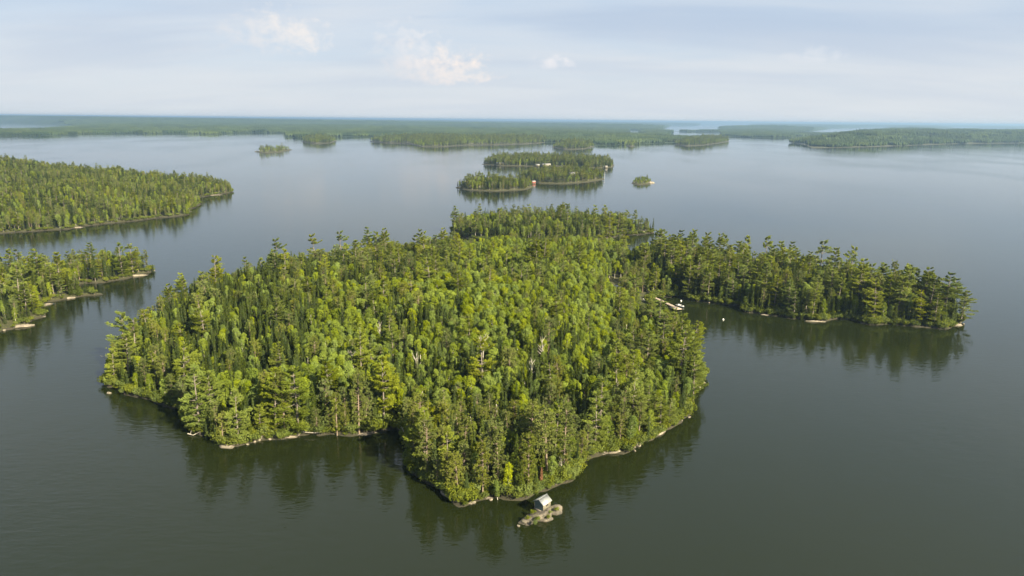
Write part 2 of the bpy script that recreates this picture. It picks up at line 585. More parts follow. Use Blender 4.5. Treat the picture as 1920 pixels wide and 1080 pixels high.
def ground_z(key, x, y):
    poly, hm, rc = LANDS[key]
    p = np.array([[x, y]])
    return float(land_height(p, seg_dist(p, poly), hm, rc)[0])


# water: one sheet to the horizon
mb = MB()
mb.quads([(-60000, -2000, 0), (60000, -2000, 0), (60000, 70000, 0), (-60000, 70000, 0)], [(0, 1, 2, 3)])
tag(link('lake_water', mb.mesh('lake_water', [MAT['water']])), kind='structure')

# ------------------------------------------------------------------ far mainland
FAR_SHORE = outline([(-900, 262), (-300, 258), (0, 255.5), (70, 255), (140, 253.5), (150, 251), (240, 250.5), (330, 250.5), (378, 251), (392, 254), (404, 253), (412, 250.5), (470, 249),
                     (533, 249.5), (540, 258), (574, 259), (600, 257), (650, 257), (690, 257), (760, 261), (1000, 266), (1028, 268), (1080, 268), (1115, 273), (1180, 271.5),
                     (1255, 268), (1300, 266), (1350, 262), (1367, 256), (1376, 256.5), (1440, 259), (1475, 259), (1500, 256), (1600, 254), (1760, 250), (1960, 246), (2400, 250), (2900, 252)])
LAKES = [outline(p) for p in (
    [(-900, 252), (-200, 249), (40, 246), (100, 243), (145, 238), (120, 233.5), (60, 231.0), (0, 229.0), (-200, 227.5), (-900, 226)],
    [(1255, 258), (1300, 260), (1350, 259), (1350, 248), (1300, 247), (1260, 246.5)],
    [(1235, 246), (1290, 246.5), (1350, 246), (1345, 235.5), (1260, 234.5)],
    [(1176, 253), (1202, 253), (1198, 244), (1180, 244)],
    [(1305, 238), (1410, 239), (1400, 230.6), (1320, 229.8)],
    [(1480, 252), (1600, 252), (1665, 250), (1658, 238.5), (1560, 240)],
    [(1770, 251), (1860, 252), (1960, 253), (2300, 256), (2300, 246), (1900, 242), (1790, 238.5)],
)]


def far_land_sd(pts):
    """rough signed distance (m): inside the mainland and outside its lakes"""
    ring = np.concatenate([FAR_SHORE, np.array([[90000, 90000], [-90000, 90000]])])
    d = seg_dist(pts, ring)
    for lk in LAKES:
        d = np.minimum(d, -seg_dist(pts, lk))
    return d


def far_height(pts, sd):
    x, y = pts[:, 0], pts[:, 1]
    r = np.hypot(x, y)
    a = np.arctan2(x, y)
    t = np.clip(sd / 350.0, 0, 1)
    hill = 9 * vnoise(x, y, 620, 1) + 5 * vnoise(x, y, 260, 2)
    farw = np.clip((r - 6000) / 9000, 0, 1)
    hill = hill + np.clip((r - 5000) / 3500, 0, 1) * (12 * vnoise(x, y, 2600, 5) + 34 * np.clip(-a / 0.62, 0, 1.0)) + farw * 6
    can = np.clip((r - 7200) / 800, 0, 1) * 13
    bump = np.clip((r - 7200) / 800, 0, 1) * (vnoise(x, y, 22, 6) * 7 + vnoise(x, y, 55, 7) * 7)
    return np.where(sd > 0, 0.4 + t * np.minimum(hill, 64 - can) + np.minimum(1, sd / 30) * (can + bump), np.maximum(sd * 0.05, -3))


na, nr = 720, 380
aa = np.linspace(R(-50), R(50), na)
rr = 1900 * (34000 / 1900) ** np.linspace(0, 1, nr)
AG, RG = np.meshgrid(aa, rr)
pts = np.stack([(np.sin(AG) * RG).ravel(), (np.cos(AG) * RG).ravel()], 1)
sd = far_land_sd(pts)
z = far_height(pts, sd)
i, j = np.meshgrid(np.arange(na - 1), np.arange(nr - 1))
a0 = (j * na + i).ravel()
q = np.stack([a0, a0 + 1, a0 + na + 1, a0 + na], 1)
q = q[(sd[q] > -60).any(1)]
used = np.unique(q)
remap = np.zeros(len(pts), int)
remap[used] = np.arange(len(used))
mb = MB()
mb.quads(np.column_stack([pts, z])[used], remap[q])
m, t, b, out = new_mat('far_forest_land')
geo = t.add('ShaderNodeNewGeometry')
n1 = t.noise(geo.outputs['Position'], 0.004, 6.0, 0.65)
n2 = t.noise(geo.outputs['Position'], 0.03, 4.0, 0.65)
t.l.new(t.mix(t.smooth(t.math('ADD', t.math('MULTIPLY', n1, 0.6), t.math('MULTIPLY', n2, 0.4)), 0.38, 0.62), (0.012, 0.023, 0.010, 1), (0.040, 0.056, 0.018, 1)), b.inputs['Base Color'])
b.inputs['Roughness'].default_value = 1.0
b.inputs['Specular IOR Level'].default_value = 0.1
tag(link('terrain', mb.mesh('far_terrain', [m], smooth=True)), kind='structure')


# ------------------------------------------------------------------ tree models
def tree_white_pine(seed):
    g = np.random.default_rng(seed)
    lo = 0.10 if seed % 2 else 0.24
    H = g.uniform(17, 21)
    az0 = g.uniform(0, 6.28)
    lean = g.normal(0, 0.35, 2)
    bark, fol = MB(), MB()
    zs = np.linspace(0, 1, 9)
    cx = np.stack([lean[0] * zs ** 2 * 2, lean[1] * zs ** 2 * 2, zs * H], 1)
    bark.tube(cx, 0.30 * (1 - zs) ** 0.8 + 0.03, 6)
    nb = int(g.integers(56, 70))
    hs = np.sort(g.uniform(lo, 0.985, nb))
    # whorls: snap to tiers with gaps
    tiers = np.sort(np.linspace(lo, 0.98, 18) + g.normal(0, 0.015, 18))
    hs = np.array([tiers[np.argmin(abs(tiers - h))] + g.normal(0, 0.008) for h in hs])
    gap = g.uniform(0.35, 0.75)
    for k, h in enumerate(hs):
        if abs(h - gap) < 0.025:
            continue
        az = k * 2.39996 + g.normal(0, 0.4)
        prof = (0.35 + 0.65 * math.sin(math.pi * min(1, max(0.05, h - lo + 0.12) / (1.06 - lo)) ** 0.9)) if h < 0.92 else 0.32
        L = 4.4 * prof * g.uniform(0.55, 1.15) * (1 + 0.38 * math.cos(az - az0))
        if h < 0.4 and g.random() < 0.35:
            L *= 0.45
        elv = -0.12 + 0.75 * max(0, h - 0.45) ** 1.2 * 1.7 + g.normal(0, 0.10)
        s = np.linspace(0, 1, 6)
        base = np.array([np.interp(h, zs, cx[:, 0]), np.interp(h, zs, cx[:, 1]), h * H])
        out = np.array([math.cos(az), math.sin(az), 0])
        pts = base + out * (L * s * math.cos(elv))[:, None] + np.array([0, 0, 1.0]) * (L * (s * math.sin(elv) + 0.16 * s ** 2.2))[:, None]
        bark.tube(pts, 0.07 * (1 - s) + 0.012, 4)
        n = int(26 + 15 * L)
        u = g.uniform(0.28, 1.04, n) ** 0.75
        lat = np.array([-out[1], out[0], 0])
        wdt = 0.34 * L * np.sin(np.clip(u, 0, 1) * 2.6) + 0.18
        c = base + out * (L * u * math.cos(elv))[:, None] + np.array([0, 0, 1.0]) * (L * (u * math.sin(elv) + 0.16 * u ** 2.2))[:, None]
        c = c + lat * (g.normal(0, 0.5, n) * wdt)[:, None] + np.array([0, 0, 1]) * (g.normal(0.08, 0.13, n))[:, None]
        for rep in range(3):
            d = unit(out + lat * g.normal(0, 0.8, n)[:, None] + np.array([0, 0, 1]) * g.uniform(-0.15, 0.85, n)[:, None])
            sd_ = unit(np.cross(d, g.normal(0, 0.5, (n, 3)) + np.array([0, 0, 1.0])))
            fol.leaves(c + d * 0.14 + g.normal(0, 0.07, (n, 3)), d * g.uniform(0.22, 0.36, (n, 1)), sd_ * g.uniform(0.07, 0.12, (n, 1)))
    return bark, fol, H


def tree_spruce(seed):
    g = np.random.default_rng(seed)
    H = g.uniform(10.5, 14.5)
    Rm = H * g.uniform(0.095, 0.14)
    bark, fol = MB(), MB()
    zs = np.linspace(0, 1, 5)
    bark.tube(np.stack([zs * 0, zs * 0, zs * H], 1), 0.16 * (1 - zs) + 0.02, 5)
    h = 0.07 if seed % 2 else 0.14
    while h < 0.985:
        L0 = Rm * (1 - h) ** 0.85 * (0.55 + 0.45 * min(1, h / 0.2)) + 0.12
        nb = max(4, int(5 + 4 * (1 - h)))
        a0 = g.uniform(0, 6.28)
        for k in range(nb):
            az = a0 + k * 6.283 / nb + g.normal(0, 0.2)
            L = L0 * g.uniform(0.6, 1.18)
            out = np.array([math.cos(az), math.sin(az), 0])
            lat = np.array([-out[1], out[0], 0])
            n = int(7 + 5 * L)
            u = g.uniform(0.12, 1.0, n) ** 0.7
            drop = -0.42 * u + 0.18 * u ** 3 if h < 0.8 else 0.25 * u
            c = np.array([0, 0, h * H]) + out * (L * u)[:, None] + np.array([0, 0, 1]) * (L * drop + g.normal(0, 0.05, n))[:, None] + lat * (g.normal(0, 0.22, n) * L * u)[:, None]
            d = unit(out + lat * g.normal(0, 0.7, n)[:, None] + np.array([0, 0, 1]) * g.uniform(-0.6, 0.25, n)[:, None])
            s_ = unit(np.cross(d, np.array([0, 0, 1.0]) + g.normal(0, 0.4, (n, 3))))
            fol.leaves(c, d * g.uniform(0.2, 0.34, (n, 1)), s_ * g.uniform(0.08, 0.13, (n, 1)))
        h += g.uniform(0.024, 0.036)
    n = 10
    c = np.array([0, 0, H]) + np.stack([g.normal(0, .04, n), g.normal(0, .04, n), g.uniform(-0.7, 0.25, n)], 1)
    d = unit(g.normal(0, 0.4, (n, 3)) + np.array([0, 0, 1.0]))
    fol.leaves(c, d * 0.3, unit(np.cross(d, g.normal(0, 1, (n, 3)))) * 0.09)
    return bark, fol, H


def clump(fol, g, c, r, n, size, flat=0.8):
    d = unit(g.normal(0, 1, (n, 3)) + np.array([0, 0, 0.35]))
    rad = r * g.uniform(0.45, 1.0, (n, 1)) ** 0.5
    p = c + d * rad * np.array([1, 1, flat])
    nrm = unit(d + g.normal(0, 0.55, (n, 3)) + np.array([0, 0, 0.25]))
    a = unit(np.cross(nrm, g.normal(0, 1, (n, 3))))
    b_ = np.cross(nrm, a)
    s = size * g.uniform(0.7, 1.3, (n, 1))
    fol.leaves(p, a * s, b_ * s * 0.72)


def tree_birch(seed):
    g = np.random.default_rng(seed)
    H = g.uniform(10.5, 14.0)
    Rm = g.uniform(1.5, 2.3)
    bark, fol = MB(), MB()
    zs = np.linspace(0, 1, 6)
    lean = g.normal(0, 0.5, 2)
    cx = np.stack([lean[0] * zs ** 1.5, lean[1] * zs ** 1.5, zs * H * 0.9], 1)
    bark.tube(cx, 0.15 * (1 - zs) + 0.03, 5)
    lo = g.uniform(0.12, 0.22) if seed % 2 else g.uniform(0.32, 0.46)
    n = int(g.integers(24, 34))
    for k in range(n):
        f = (k + 0.5) / n
        h = lo + (0.96 - lo) * f ** 0.8
        prof = math.sin(math.pi * min(1.0, 0.16 + 0.80 * (h - lo) / (1 - lo))) ** 0.7
        az = k * 2.39996 + g.normal(0, 0.5)
        rad = Rm * prof * g.uniform(0.25, 0.95)
        base = np.array([np.interp(h * 0.9, zs * 0.9, cx[:, 0]), np.interp(h * 0.9, zs * 0.9, cx[:, 1]), 0])
        c = base + np.array([math.cos(az) * rad, math.sin(az) * rad, h * H])
        cr = g.uniform(0.65, 1.15) * (0.7 + 0.3 * prof)
        clump(fol, g, c, cr, int(130 * cr), 0.155, 0.85)
        if k % 2 == 0:
            h0 = max(0.25, h - 0.16)
            st = np.array([np.interp(h0, zs, cx[:, 0]), np.interp(h0, zs, cx[:, 1]), h0 * H])
            s = np.linspace(0, 1, 3)
            bark.tube(st + (c - st) * s[:, None], 0.055 * (1 - s) + 0.012, 4)
    return bark, fol, H


def tree_red_pine(seed):
    g = np.random.default_rng(seed)
    H = g.uniform(13, 17)
    bark, fol = MB(), MB()
    zs = np.linspace(0, 1, 7)
    lean = g.normal(0, 0.5, 2)
    cx = np.stack([lean[0] * zs ** 1.3, lean[1] * zs ** 1.3, zs * H], 1)
    bark.tube(cx, 0.22 * (1 - zs) ** 0.7 + 0.03, 6)
    lo = g.uniform(0.10, 0.2) if seed % 2 else g.uniform(0.32, 0.46)
    nb = int(g.integers(46, 58))
    for k in range(nb):
        h = lo + (0.97 - lo) * ((k + g.uniform(0, 1)) / nb)
        t_ = (h - lo) / (1 - lo)
        az = k * 2.39996 + g.normal(0, 0.4)
        L = 2.5 * (0.45 + 0.55 * math.sin(math.pi * min(1, 0.15 + 0.8 * t_))) * g.uniform(0.55, 1.15)
        elv = 0.05 + 0.6 * t_ + g.normal(0, 0.15)
        out = np.array([math.cos(az) * math.cos(elv), math.sin(az) * math.cos(elv), math.sin(elv)])
        st = np.array([np.interp(h, zs, cx[:, 0]), np.interp(h, zs, cx[:, 1]), h * H])
        s = np.linspace(0, 1, 4)
        bark.tube(st + out * (L * s)[:, None], 0.05 * (1 - s) + 0.012, 4)
        for u in (0.45, 0.62, 0.78, 0.92, 1.02):
            c = st + out * L * u + g.normal(0, 0.22, 3) * (0.5 + u)
            n = 24
            d = unit(g.normal(0, 1, (n, 3)) + out * 0.6 + np.array([0, 0, 0.4]))
            s_ = unit(np.cross(d, g.normal(0, 1, (n, 3))))
            fol.leaves(c + d * 0.24 * g.uniform(0.4, 1.3, (n, 1)), d * g.uniform(0.17, 0.27, (n, 1)), s_ * 0.062)
    return bark, fol, H


def tree_dead(seed):
    g = np.random.default_rng(seed)
    H = g.uniform(8, 13)
    bark = MB()
    zs = np.linspace(0, 1, 7)
    bark.tube(np.stack([np.cumsum(g.normal(0, 0.08, 7)), np.cumsum(g.normal(0, 0.08, 7)), zs * H], 1), 0.2 * (1 - zs) + 0.05, 6)
    br = MB()
    for k in range(11):
        h = g.uniform(0.45, 0.95)
        az = k * 2.4 + g.normal(0, 0.3)
        L = g.uniform(0.9, 2.6)
        elv = g.uniform(0.5, 1.1)
        s = np.linspace(0, 1, 4)
        out = np.array([math.cos(az) * math.cos(elv), math.sin(az) * math.cos(elv), math.sin(elv)])
        pts = np.array([0, 0, h * H * 0.95]) + out * (L * s)[:, None] + np.array([0, 0, 0.25]) * (s ** 2)[:, None]
        br.tube(pts, 0.09 * (1 - s) + 0.03, 4)
    return bark, br, H


def shrub(seed):
    g = np.random.default_rng(seed)
    bark, fol = MB(), MB()
    H = g.uniform(1.6, 2.6)
    for k in range(8):
        az = k * 2.4
        rad = g.uniform(0.1, 1.0)
        c = np.array([math.cos(az) * rad, math.sin(az) * rad, g.uniform(0.45, 0.85) * H])
        clump(fol, g, c, g.uniform(0.5, 0.8), 60, 0.15, 0.8)
        s = np.linspace(0, 1, 3)
        bark.tube(c * s[:, None], 0.035 * (1 - s) + 0.01, 4)
    return bark, fol, H


KINDS = {}


def register(kind, builder, n, bark_m, leaf_m, seed0):
    lst = []
    for k in range(n):
        bk, fo, H = builder(seed0 + k)
        tm = bk.mesh(kind + '_trunk', [MAT[bark_m]], smooth=True)
        cm = fo.mesh(kind + '_crown', [MAT[leaf_m]])
        jm = joined(bk, fo).mesh(kind + '_whole', [MAT[bark_m], MAT[leaf_m]])
        lst.append((tm, cm, jm, H))
    KINDS[kind] = lst


register('white_pine', tree_white_pine, 7, 'bark_grey', 'white_pine', 100)
register('spruce', tree_spruce, 7, 'bark_grey', 'spruce', 200)
register('birch', tree_birch, 8, 'bark_white', 'birch', 300)
register('red_pine', tree_red_pine, 6, 'bark_red', 'red_pine', 400)
register('dead', tree_dead, 4, 'dead_wood', 'dead_wood', 500)
register('brown', tree_spruce, 2, 'bark_grey', 'brown', 600)
register('shrub', shrub, 4, 'bark_grey', 'shrub', 700)
PROTO = bpy.data.collections.new('tree_kinds')      # sources for the uncountable woods
PROTO_INDEX = {}
idx = 0
for kd in ('birch', 'red_pine', 'shrub', 'spruce', 'white_pine'):
    for k, rec in enumerate(KINDS[kd]):
        o = bpy.data.objects.new('%03d_%s' % (idx, kd), rec[2])
        PROTO.objects.link(o)
        PROTO_INDEX[(kd, k)] = idx
        idx += 1

# ------------------------------------------------------------------ where the trees stand
rng = np.random.default_rng(11)
TREES = []      # dicts: kind, x, y, z, h, land, sd, rot


class Grid:
    def __init__(self, cell=3.0):
        self.c, self.d = cell, {}

    def ok(self, x, y, r):
        ci, cj = int(x // self.c), int(y // self.c)
        k = int(math.ceil(6.0 / self.c))
        for a in range(ci - k, ci + k + 1):
            for b_ in range(cj - k, cj + k + 1):
                for (u, v, s) in self.d.get((a, b_), ()):
                    m = (r + s) * 0.5
                    if (u - x) ** 2 + (v - y) ** 2 < m * m:
                        return False
        return True

    def put(self, x, y, r):
        self.d.setdefault((int(x // self.c), int(y // self.c)), []).append((x, y, r))


SPACE = {'shrub': 1.5, 'white_pine': 3.5, 'spruce': 1.6, 'birch': 2.25, 'red_pine': 2.5, 'dead': 2.0, 'brown': 2.2}
HEIGHT = {'shrub': (1.3, 3.0), 'white_pine': (12, 16), 'spruce': (6.5, 11.5), 'birch': (6.8, 10), 'red_pine': (8.5, 12.5), 'dead': (8, 12), 'brown': (7, 10)}


def pick(g, table):
    u = g.random() * sum(table.values())
    for k, p in table.items():
        u -= p
        if u <= 0:
            return k
    return k


SEED0 = {'white_pine': 100, 'spruce': 200, 'birch': 300, 'red_pine': 400, 'dead': 500, 'brown': 600, 'shrub': 700}


def pick_variant(kind, sd):
    n = len(KINDS[kind])
    v = int(rng.integers(n))
    if sd < 6 and v % 2 == 0 and kind in ('white_pine', 'birch', 'red_pine', 'spruce') and rng.random() < 0.75:
        v = (v + 1) % n         # boughs down to the ground along the open shore
    return v


def add_tree(kind, x, y, land, h=None, sd=5.0, landmark=None, rot=None, lean=None, zg=None):
    lo, hi = HEIGHT[kind]
    h = h or float(rng.uniform(lo, hi))
    TREES.append(dict(kind=kind, x=float(x), y=float(y), z=(ground_z(land, x, y) if zg is None else float(zg)) - 0.12, h=h, land=land, sd=float(sd), rot=rng.uniform(0, 6.28) if rot is None else rot,
                      var=pick_variant(kind, sd), mark=landmark, lean=lean))


def by_top(px, py, h, land, zg=3.0):
    """plan position of a tree whose tip is seen at a pixel and that is h tall"""
    x, y = P(px, py, h + zg)
    zg = ground_z(land, x, y)
    return P(px, py, h + max(zg, 0.3))


main_grid = Grid()
# clearings: the cabin yard by the bay and the way to the dock
CLEAR = [(P(1155, 556), 7.5), (P(1190, 562), 6.0), (P(1216, 560), 6.0)]
for c, r in CLEAR:
    main_grid.put(c[0], c[1], r * 2)

# singled-out trees: (kind, tip x, tip y, height, land, label)
MARKS = [
    ('white_pine', 400, 477, 20, 'main', 'lone white pine rising clear of the canopy above the west shore'),
    ('white_pine', 905, 618, 19, 'main', 'big layered white pine standing in the middle of the birch canopy'),
    ('white_pine', 362, 690, 18, 'main', 'bright drooping white pine at the water, westmost of the front shore pines'),
    ('white_pine', 388, 700, 16, 'main', 'second bright white pine from the west on the front shore'),
    ('white_pine', 440, 745, 14, 'main', 'low bright white pine on the front shore above the white stones'),
    ('white_pine', 508, 700, 18, 'main', 'slender white pine beside the bare red trunk on the front shore'),
    ('white_pine', 551, 688, 19, 'main', 'tall bright pyramid shaped white pine on the front shore'),
    ('red_pine', 526, 705, 17, 'main', 'thin red pine with a long bare trunk between two bright white pines'),
    ('red_pine', 668, 700, 17, 'main', 'pale olive red pine on the inlet shore'),
    ('red_pine', 628, 742, 12, 'main', 'short pale red pine on the front shore near the inlet'),
    ('white_pine', 715, 680, 19, 'main', 'bright white pine with its flat top over the inlet corner'),
    ('white_pine', 335, 640, 18, 'main', 'tall yellow green white pine behind the western front shore'),
    ('white_pine', 222, 588, 18, 'main', 'white pine on the western tip of the main island'),
    ('white_pine', 245, 600, 16, 'main', 'second white pine in from the western tip of the island'),
    ('white_pine', 376, 562, 17, 'main', 'broad white pine among dark spruces in the west of the island'),
    ('red_pine', 785, 740, 17, 'main', 'tall pale red pine over the inlet on the near point'),
    ('red_pine', 798, 790, 15, 'main', 'grey green red pine on the water edge of the near point'),
    ('red_pine', 995, 755, 16, 'main', 'pale red pine with visible trunk behind the near point'),
    ('red_pine', 1028, 770, 17, 'main', 'tall red pine with a straight bare trunk on the near point'),
    ('red_pine', 1060, 765, 17, 'main', 'red pine nearest the eastern side of the near point'),
    ('red_pine', 912, 800, 15, 'main', 'bent red pine in the middle of the near point'),
    ('red_pine', 935, 805, 15, 'main', 'red pine with an open forked crown in the near point'),
    ('red_pine', 905, 865, 13, 'main', 'pale red pine just above the rocks of the near point'),
    ('red_pine', 992, 830, 14, 'main', 'red pine directly behind the hut'),
    ('white_pine', 1160, 672, 16, 'main', 'spreading white pine above the east shore'),
    ('white_pine', 1240, 550, 17, 'main', 'white pine with tiered boughs standing in front of the dock'),
    ('white_pine', 1265, 582, 14, 'main', 'yellow green white pine at the bay corner nearest the boat'),
    ('white_pine', 1783, 517, 20, 'main', 'tall leaning white pine at the tip of the peninsula'),
    ('white_pine', 1762, 522, 18, 'main', 'second white pine from the tip of the peninsula'),
    ('white_pine', 1742, 508, 19, 'main', 'third white pine from the tip of the peninsula'),
    ('white_pine', 1718, 505, 18, 'main', 'flat topped white pine, fourth from the tip of the peninsula'),
    ('red_pine', 1683, 490, 19, 'main', 'grey thin red pine rising over the peninsula skyline'),
    ('spruce', 1628, 480, 15, 'main', 'dark pointed spruce on the peninsula skyline beside tall pines'),
    ('white_pine', 1598, 462, 21, 'main', 'tall skyline white pine on the outer half of the peninsula'),
    ('white_pine', 1568, 462, 20, 'main', 'skyline white pine next to the tallest outer peninsula pine'),
    ('white_pine', 1545, 445, 22, 'main', 'tallest dark white pine on the peninsula skyline'),
    ('white_pine', 1490, 450, 20, 'main', 'mid peninsula skyline white pine with a ragged top'),
    ('white_pine', 1465, 445, 20, 'main', 'narrow skyline white pine in the middle of the peninsula'),
    ('white_pine', 1441, 433, 21, 'main', 'high pointed white pine on the peninsula skyline'),
    ('white_pine', 1404, 431, 21, 'main', 'skyline white pine with small top on the inner peninsula'),
    ('white_pine', 1358, 436, 20, 'main', 'broad skyline white pine on the inner peninsula'),
    ('white_pine', 1302, 440, 20, 'main', 'skyline white pine above the bay head'),
    ('white_pine', 1325, 438, 20, 'main', 'second skyline white pine above the bay head'),
    ('white_pine', 1236, 434, 20, 'main', 'skyline white pine where the peninsula leaves the main island'),
    ('white_pine', 1262, 448, 18, 'main', 'lower skyline white pine at the root of the peninsula'),
    ('white_pine', 1530, 535, 15, 'main', 'sunlit white pine on the peninsula shore facing the bay'),
    ('white_pine', 1648, 525, 18, 'main', 'pale white pine low on the peninsula front'),
    ('white_pine', 1440, 500, 18, 'main', 'white pine on the bay side of the peninsula'),
    ('white_pine', 1330, 520, 16, 'main', 'sunlit white pine over the bay shore by the mooring buoy'),
    ('white_pine', 1298, 490, 17, 'main', 'tall white pine over the head of the bay'),
    ('white_pine', 520, 443, 19, 'main', 'westmost of the tall pines on the back ridge'),
    ('white_pine', 590, 437, 19, 'main', 'second tall pine from the west on the back ridge'),
    ('white_pine', 637, 431, 19, 'main', 'third tall pine from the west on the back ridge'),
    ('white_pine', 690, 424, 20, 'main', 'highest ragged pine on the back ridge'),
    ('white_pine', 722, 430, 19, 'main', 'fifth tall pine from the west on the back ridge'),
    ('white_pine', 795, 439, 18, 'main', 'eastmost tall pine on the back ridge before the far cove'),
    ('white_pine', 860, 452, 17, 'main', 'white pine on the back shore facing the small back island'),
    ('white_pine', 1020, 448, 18, 'main', 'bright white pine standing before the middle of the back island'),
    ('white_pine', 1085, 450, 18, 'main', 'white pine in front of the back island, eastern one of the pair'),
    ('white_pine', 1065, 382, 19, 'back', 'tall bent pine sticking out of the back island canopy'),
    ('white_pine', 1114, 391, 19, 'back', 'first of three tall pines at the eastern end of the back island'),
    ('white_pine', 1145, 395, 19, 'back', 'middle of three tall pines at the eastern end of the back island'),
    ('white_pine', 1168, 402, 17, 'back', 'last of three tall pines before the bare back island rock'),
    ('spruce', 910, 388, 14, 'back', 'thin spruce tip on the back island skyline'),
    ('spruce', 1016, 388, 14, 'back', 'dark spruce tip in the middle of the back island skyline'),
    ('red_pine', 1198, 412, 10, 'back', 'small pine on the bare rock of the back island'),
    ('red_pine', 1212, 411, 10, 'back', 'second small pine on the bare rock of the back island'),
    ('spruce', 1225, 410, 10, 'back', 'narrow small spruce at the end of the bare back island rock'),
    ('dead', 998, 655, 11, 'main', 'bleached many branched dead tree in the middle of the island'),
    ('dead', 903, 605, 11, 'main', 'leaning grey dead trunk above the big layered pine'),
    ('dead', 1018, 615, 11, 'main', 'bare pale trunk in the birch canopy'),
    ('dead', 712, 600, 11, 'main', 'white forked dead tree in the western birches'),
    ('dead', 660, 655, 10, 'main', 'thin white dead trunk behind the inlet'),
    ('dead', 1052, 868, 5, 'main', 'bare grey dead tree on the near point by the reddish spruce'),
    ('dead', 780, 665, 10, 'main', 'bare branched dead birch behind the inlet head'),
    ('brown', 1097, 738, 8, 'main', 'rust red dead spruce in the eastern canopy'),
    ('brown', 1115, 755, 8, 'main', 'second rust red dead spruce in the eastern canopy'),
    ('brown', 1063, 862, 6, 'main', 'reddish brown dying spruce on the near point'),
    ('brown', 1015, 890, 5, 'main', 'small brown dying spruce behind the hut'),
    ('brown', 1268, 508, 9, 'main', 'rusty spruce among green pines over the bay'),
    ('white_pine', 225, 478, 17, 'westpt', 'spreading pine near the tip of the western point'),
    ('white_pine', 245, 477, 17, 'westpt', 'outermost spreading pine of the western point'),
    ('spruce', 172, 478, 17, 'westpt', 'dark pointed spruce on the narrow western point'),
    ('spruce', 197, 490, 13, 'westpt', 'small bluish dark spruce on the narrow western point'),
    ('white_pine', 68, 478, 19, 'westpt', 'round topped pine on the western point'),
    ('white_pine', 105, 481, 18, 'westpt', 'second round topped pine on the western point'),
    ('white_pine', 25, 500, 20, 'westpt', 'large bright white pine on the western point'),
    ('spruce', 127, 512, 11, 'westpt', 'bright young spruce by the pale western rocks'),
    ('spruce', 142, 520, 10, 'westpt', 'second bright young spruce by the pale western rocks'),
    ('spruce', 285, 492, 5, 'westpt', 'lone small spruce on the outermost western rock'),
]
for kd, px, py, h, ld, lab in MARKS:
    x, y = by_top(px, py, h, ld)
    poly = LANDS[ld][0]
    s = seg_dist(np.array([[x, y]]), poly)[0]
    if s < 0.6:     # pull ashore
        best = None
        for dd in np.linspace(0, 40, 161):
            for sg in (-1, 1):
                k = 1 + sg * dd / math.hypot(x, y)
                if seg_dist(np.array([[x * k, y * k]]), poly)[0] > 0.9:
                    best = k
                    break
            if best:
                break
        if best:
            x, y = x * best, y * best
    add_tree(kd, x, y, ld, h, max(s, 0.8), lab)
    if ld == 'main':
        main_grid.put(x, y, SPACE[kd] * 0.8)


def mix_main(px, py, sdv, x, y, g):
    n = float(vnoise(x, y, 22.0, 9))
    if px > 1270 or (px > 1215 and py < 575):                     # peninsula
        return pick(g, dict(white_pine=0.30, spruce=0.44, birch=0.17, red_pine=0.09))
    if sdv < 6:
        if px < 760:
            return pick(g, dict(white_pine=0.14, spruce=0.34, birch=0.28, red_pine=0.24))
        if px < 1110:
            return pick(g, dict(white_pine=0.06, spruce=0.24, birch=0.28, red_pine=0.42))
        return pick(g, dict(white_pine=0.12, spruce=0.16, birch=0.37, red_pine=0.35))
    if px < 600 and py < 735:
        return pick(g, dict(white_pine=0.04, spruce=0.84 - 0.3 * n, birch=0.04 + 0.3 * n, red_pine=0.08))
    if py < 555 and px < 860:
        return pick(g, dict(white_pine=0.10, spruce=0.52, birch=0.24, red_pine=0.14))
    if py > 780:
        return pick(g, dict(white_pine=0.04, spruce=0.40, birch=0.30, red_pine=0.26))
    if px > 1150:
        return pick(g, dict(white_pine=0.08, spruce=0.12, birch=0.60, red_pine=0.20))
    bb = min(1.0, max(0.0, (n - 0.22) / 0.3))
    return pick(g, dict(white_pine=0.03, spruce=0.50 - 0.45 * bb, birch=0.42 + 0.5 * bb, red_pine=0.05))


OPEN = [(1226, 554, 1262, 576), (1172, 440, 1234, 457), (1250, 560, 1300, 588), (1196, 556, 1236, 566), (1140, 524, 1172, 532)]


def scatter(land, dens, chooser, grid=None, margin=0.7, dens_scale=1.0, hscale=1.0, tries=None, xlim=None):
    poly = LANDS[land][0]
    grid = grid or Grid()
    lo, hi = poly.min(0), poly.max(0)
    area = (hi[0] - lo[0]) * (hi[1] - lo[1])
    n = int(tries or area * dens)
    cand = np.stack([rng.uniform(lo[0], hi[0], n), rng.uniform(lo[1], hi[1], n)], 1)
    sdv = seg_dist(cand, poly)
    hh = land_height(cand, sdv, *LANDS[land][1:])
    for (x, y), s, zz in zip(cand, sdv, hh):
        if s < margin:
            continue
        px, py = project(x, y, zz)
        if px < -260 or px > 2180:
            continue
        kd = chooser(px, py, s, x, y, rng)
        r = SPACE[kd] * dens_scale
        if land == 'main':      # open ground: cabin yard, way to the dock, boat landing
            tx, ty = project(x, y, zz + HEIGHT[kd][1] * 0.9)
            if any(x0 < tx < x1 and ty < y1 and py > y0 for x0, y0, x1, y1 in OPEN):
                continue
        if not grid.ok(x, y, r):
            continue
        grid.put(x, y, r)
        l0, h0 = HEIGHT[kd]
        if land == 'main' and (px > 1270 or (px > 1215 and py < 575)):
            hs_ = 1.18
        else:
            hs_ = hscale
        h = rng.uniform(l0, h0) * hs_ * (0.72 + 0.28 * min(1.0, s / 5.0)) * (0.72 + 0.5 * float(vnoise(x, y, 14.0, 12)))
        add_tree(kd, x, y, land, h, s, zg=zz)


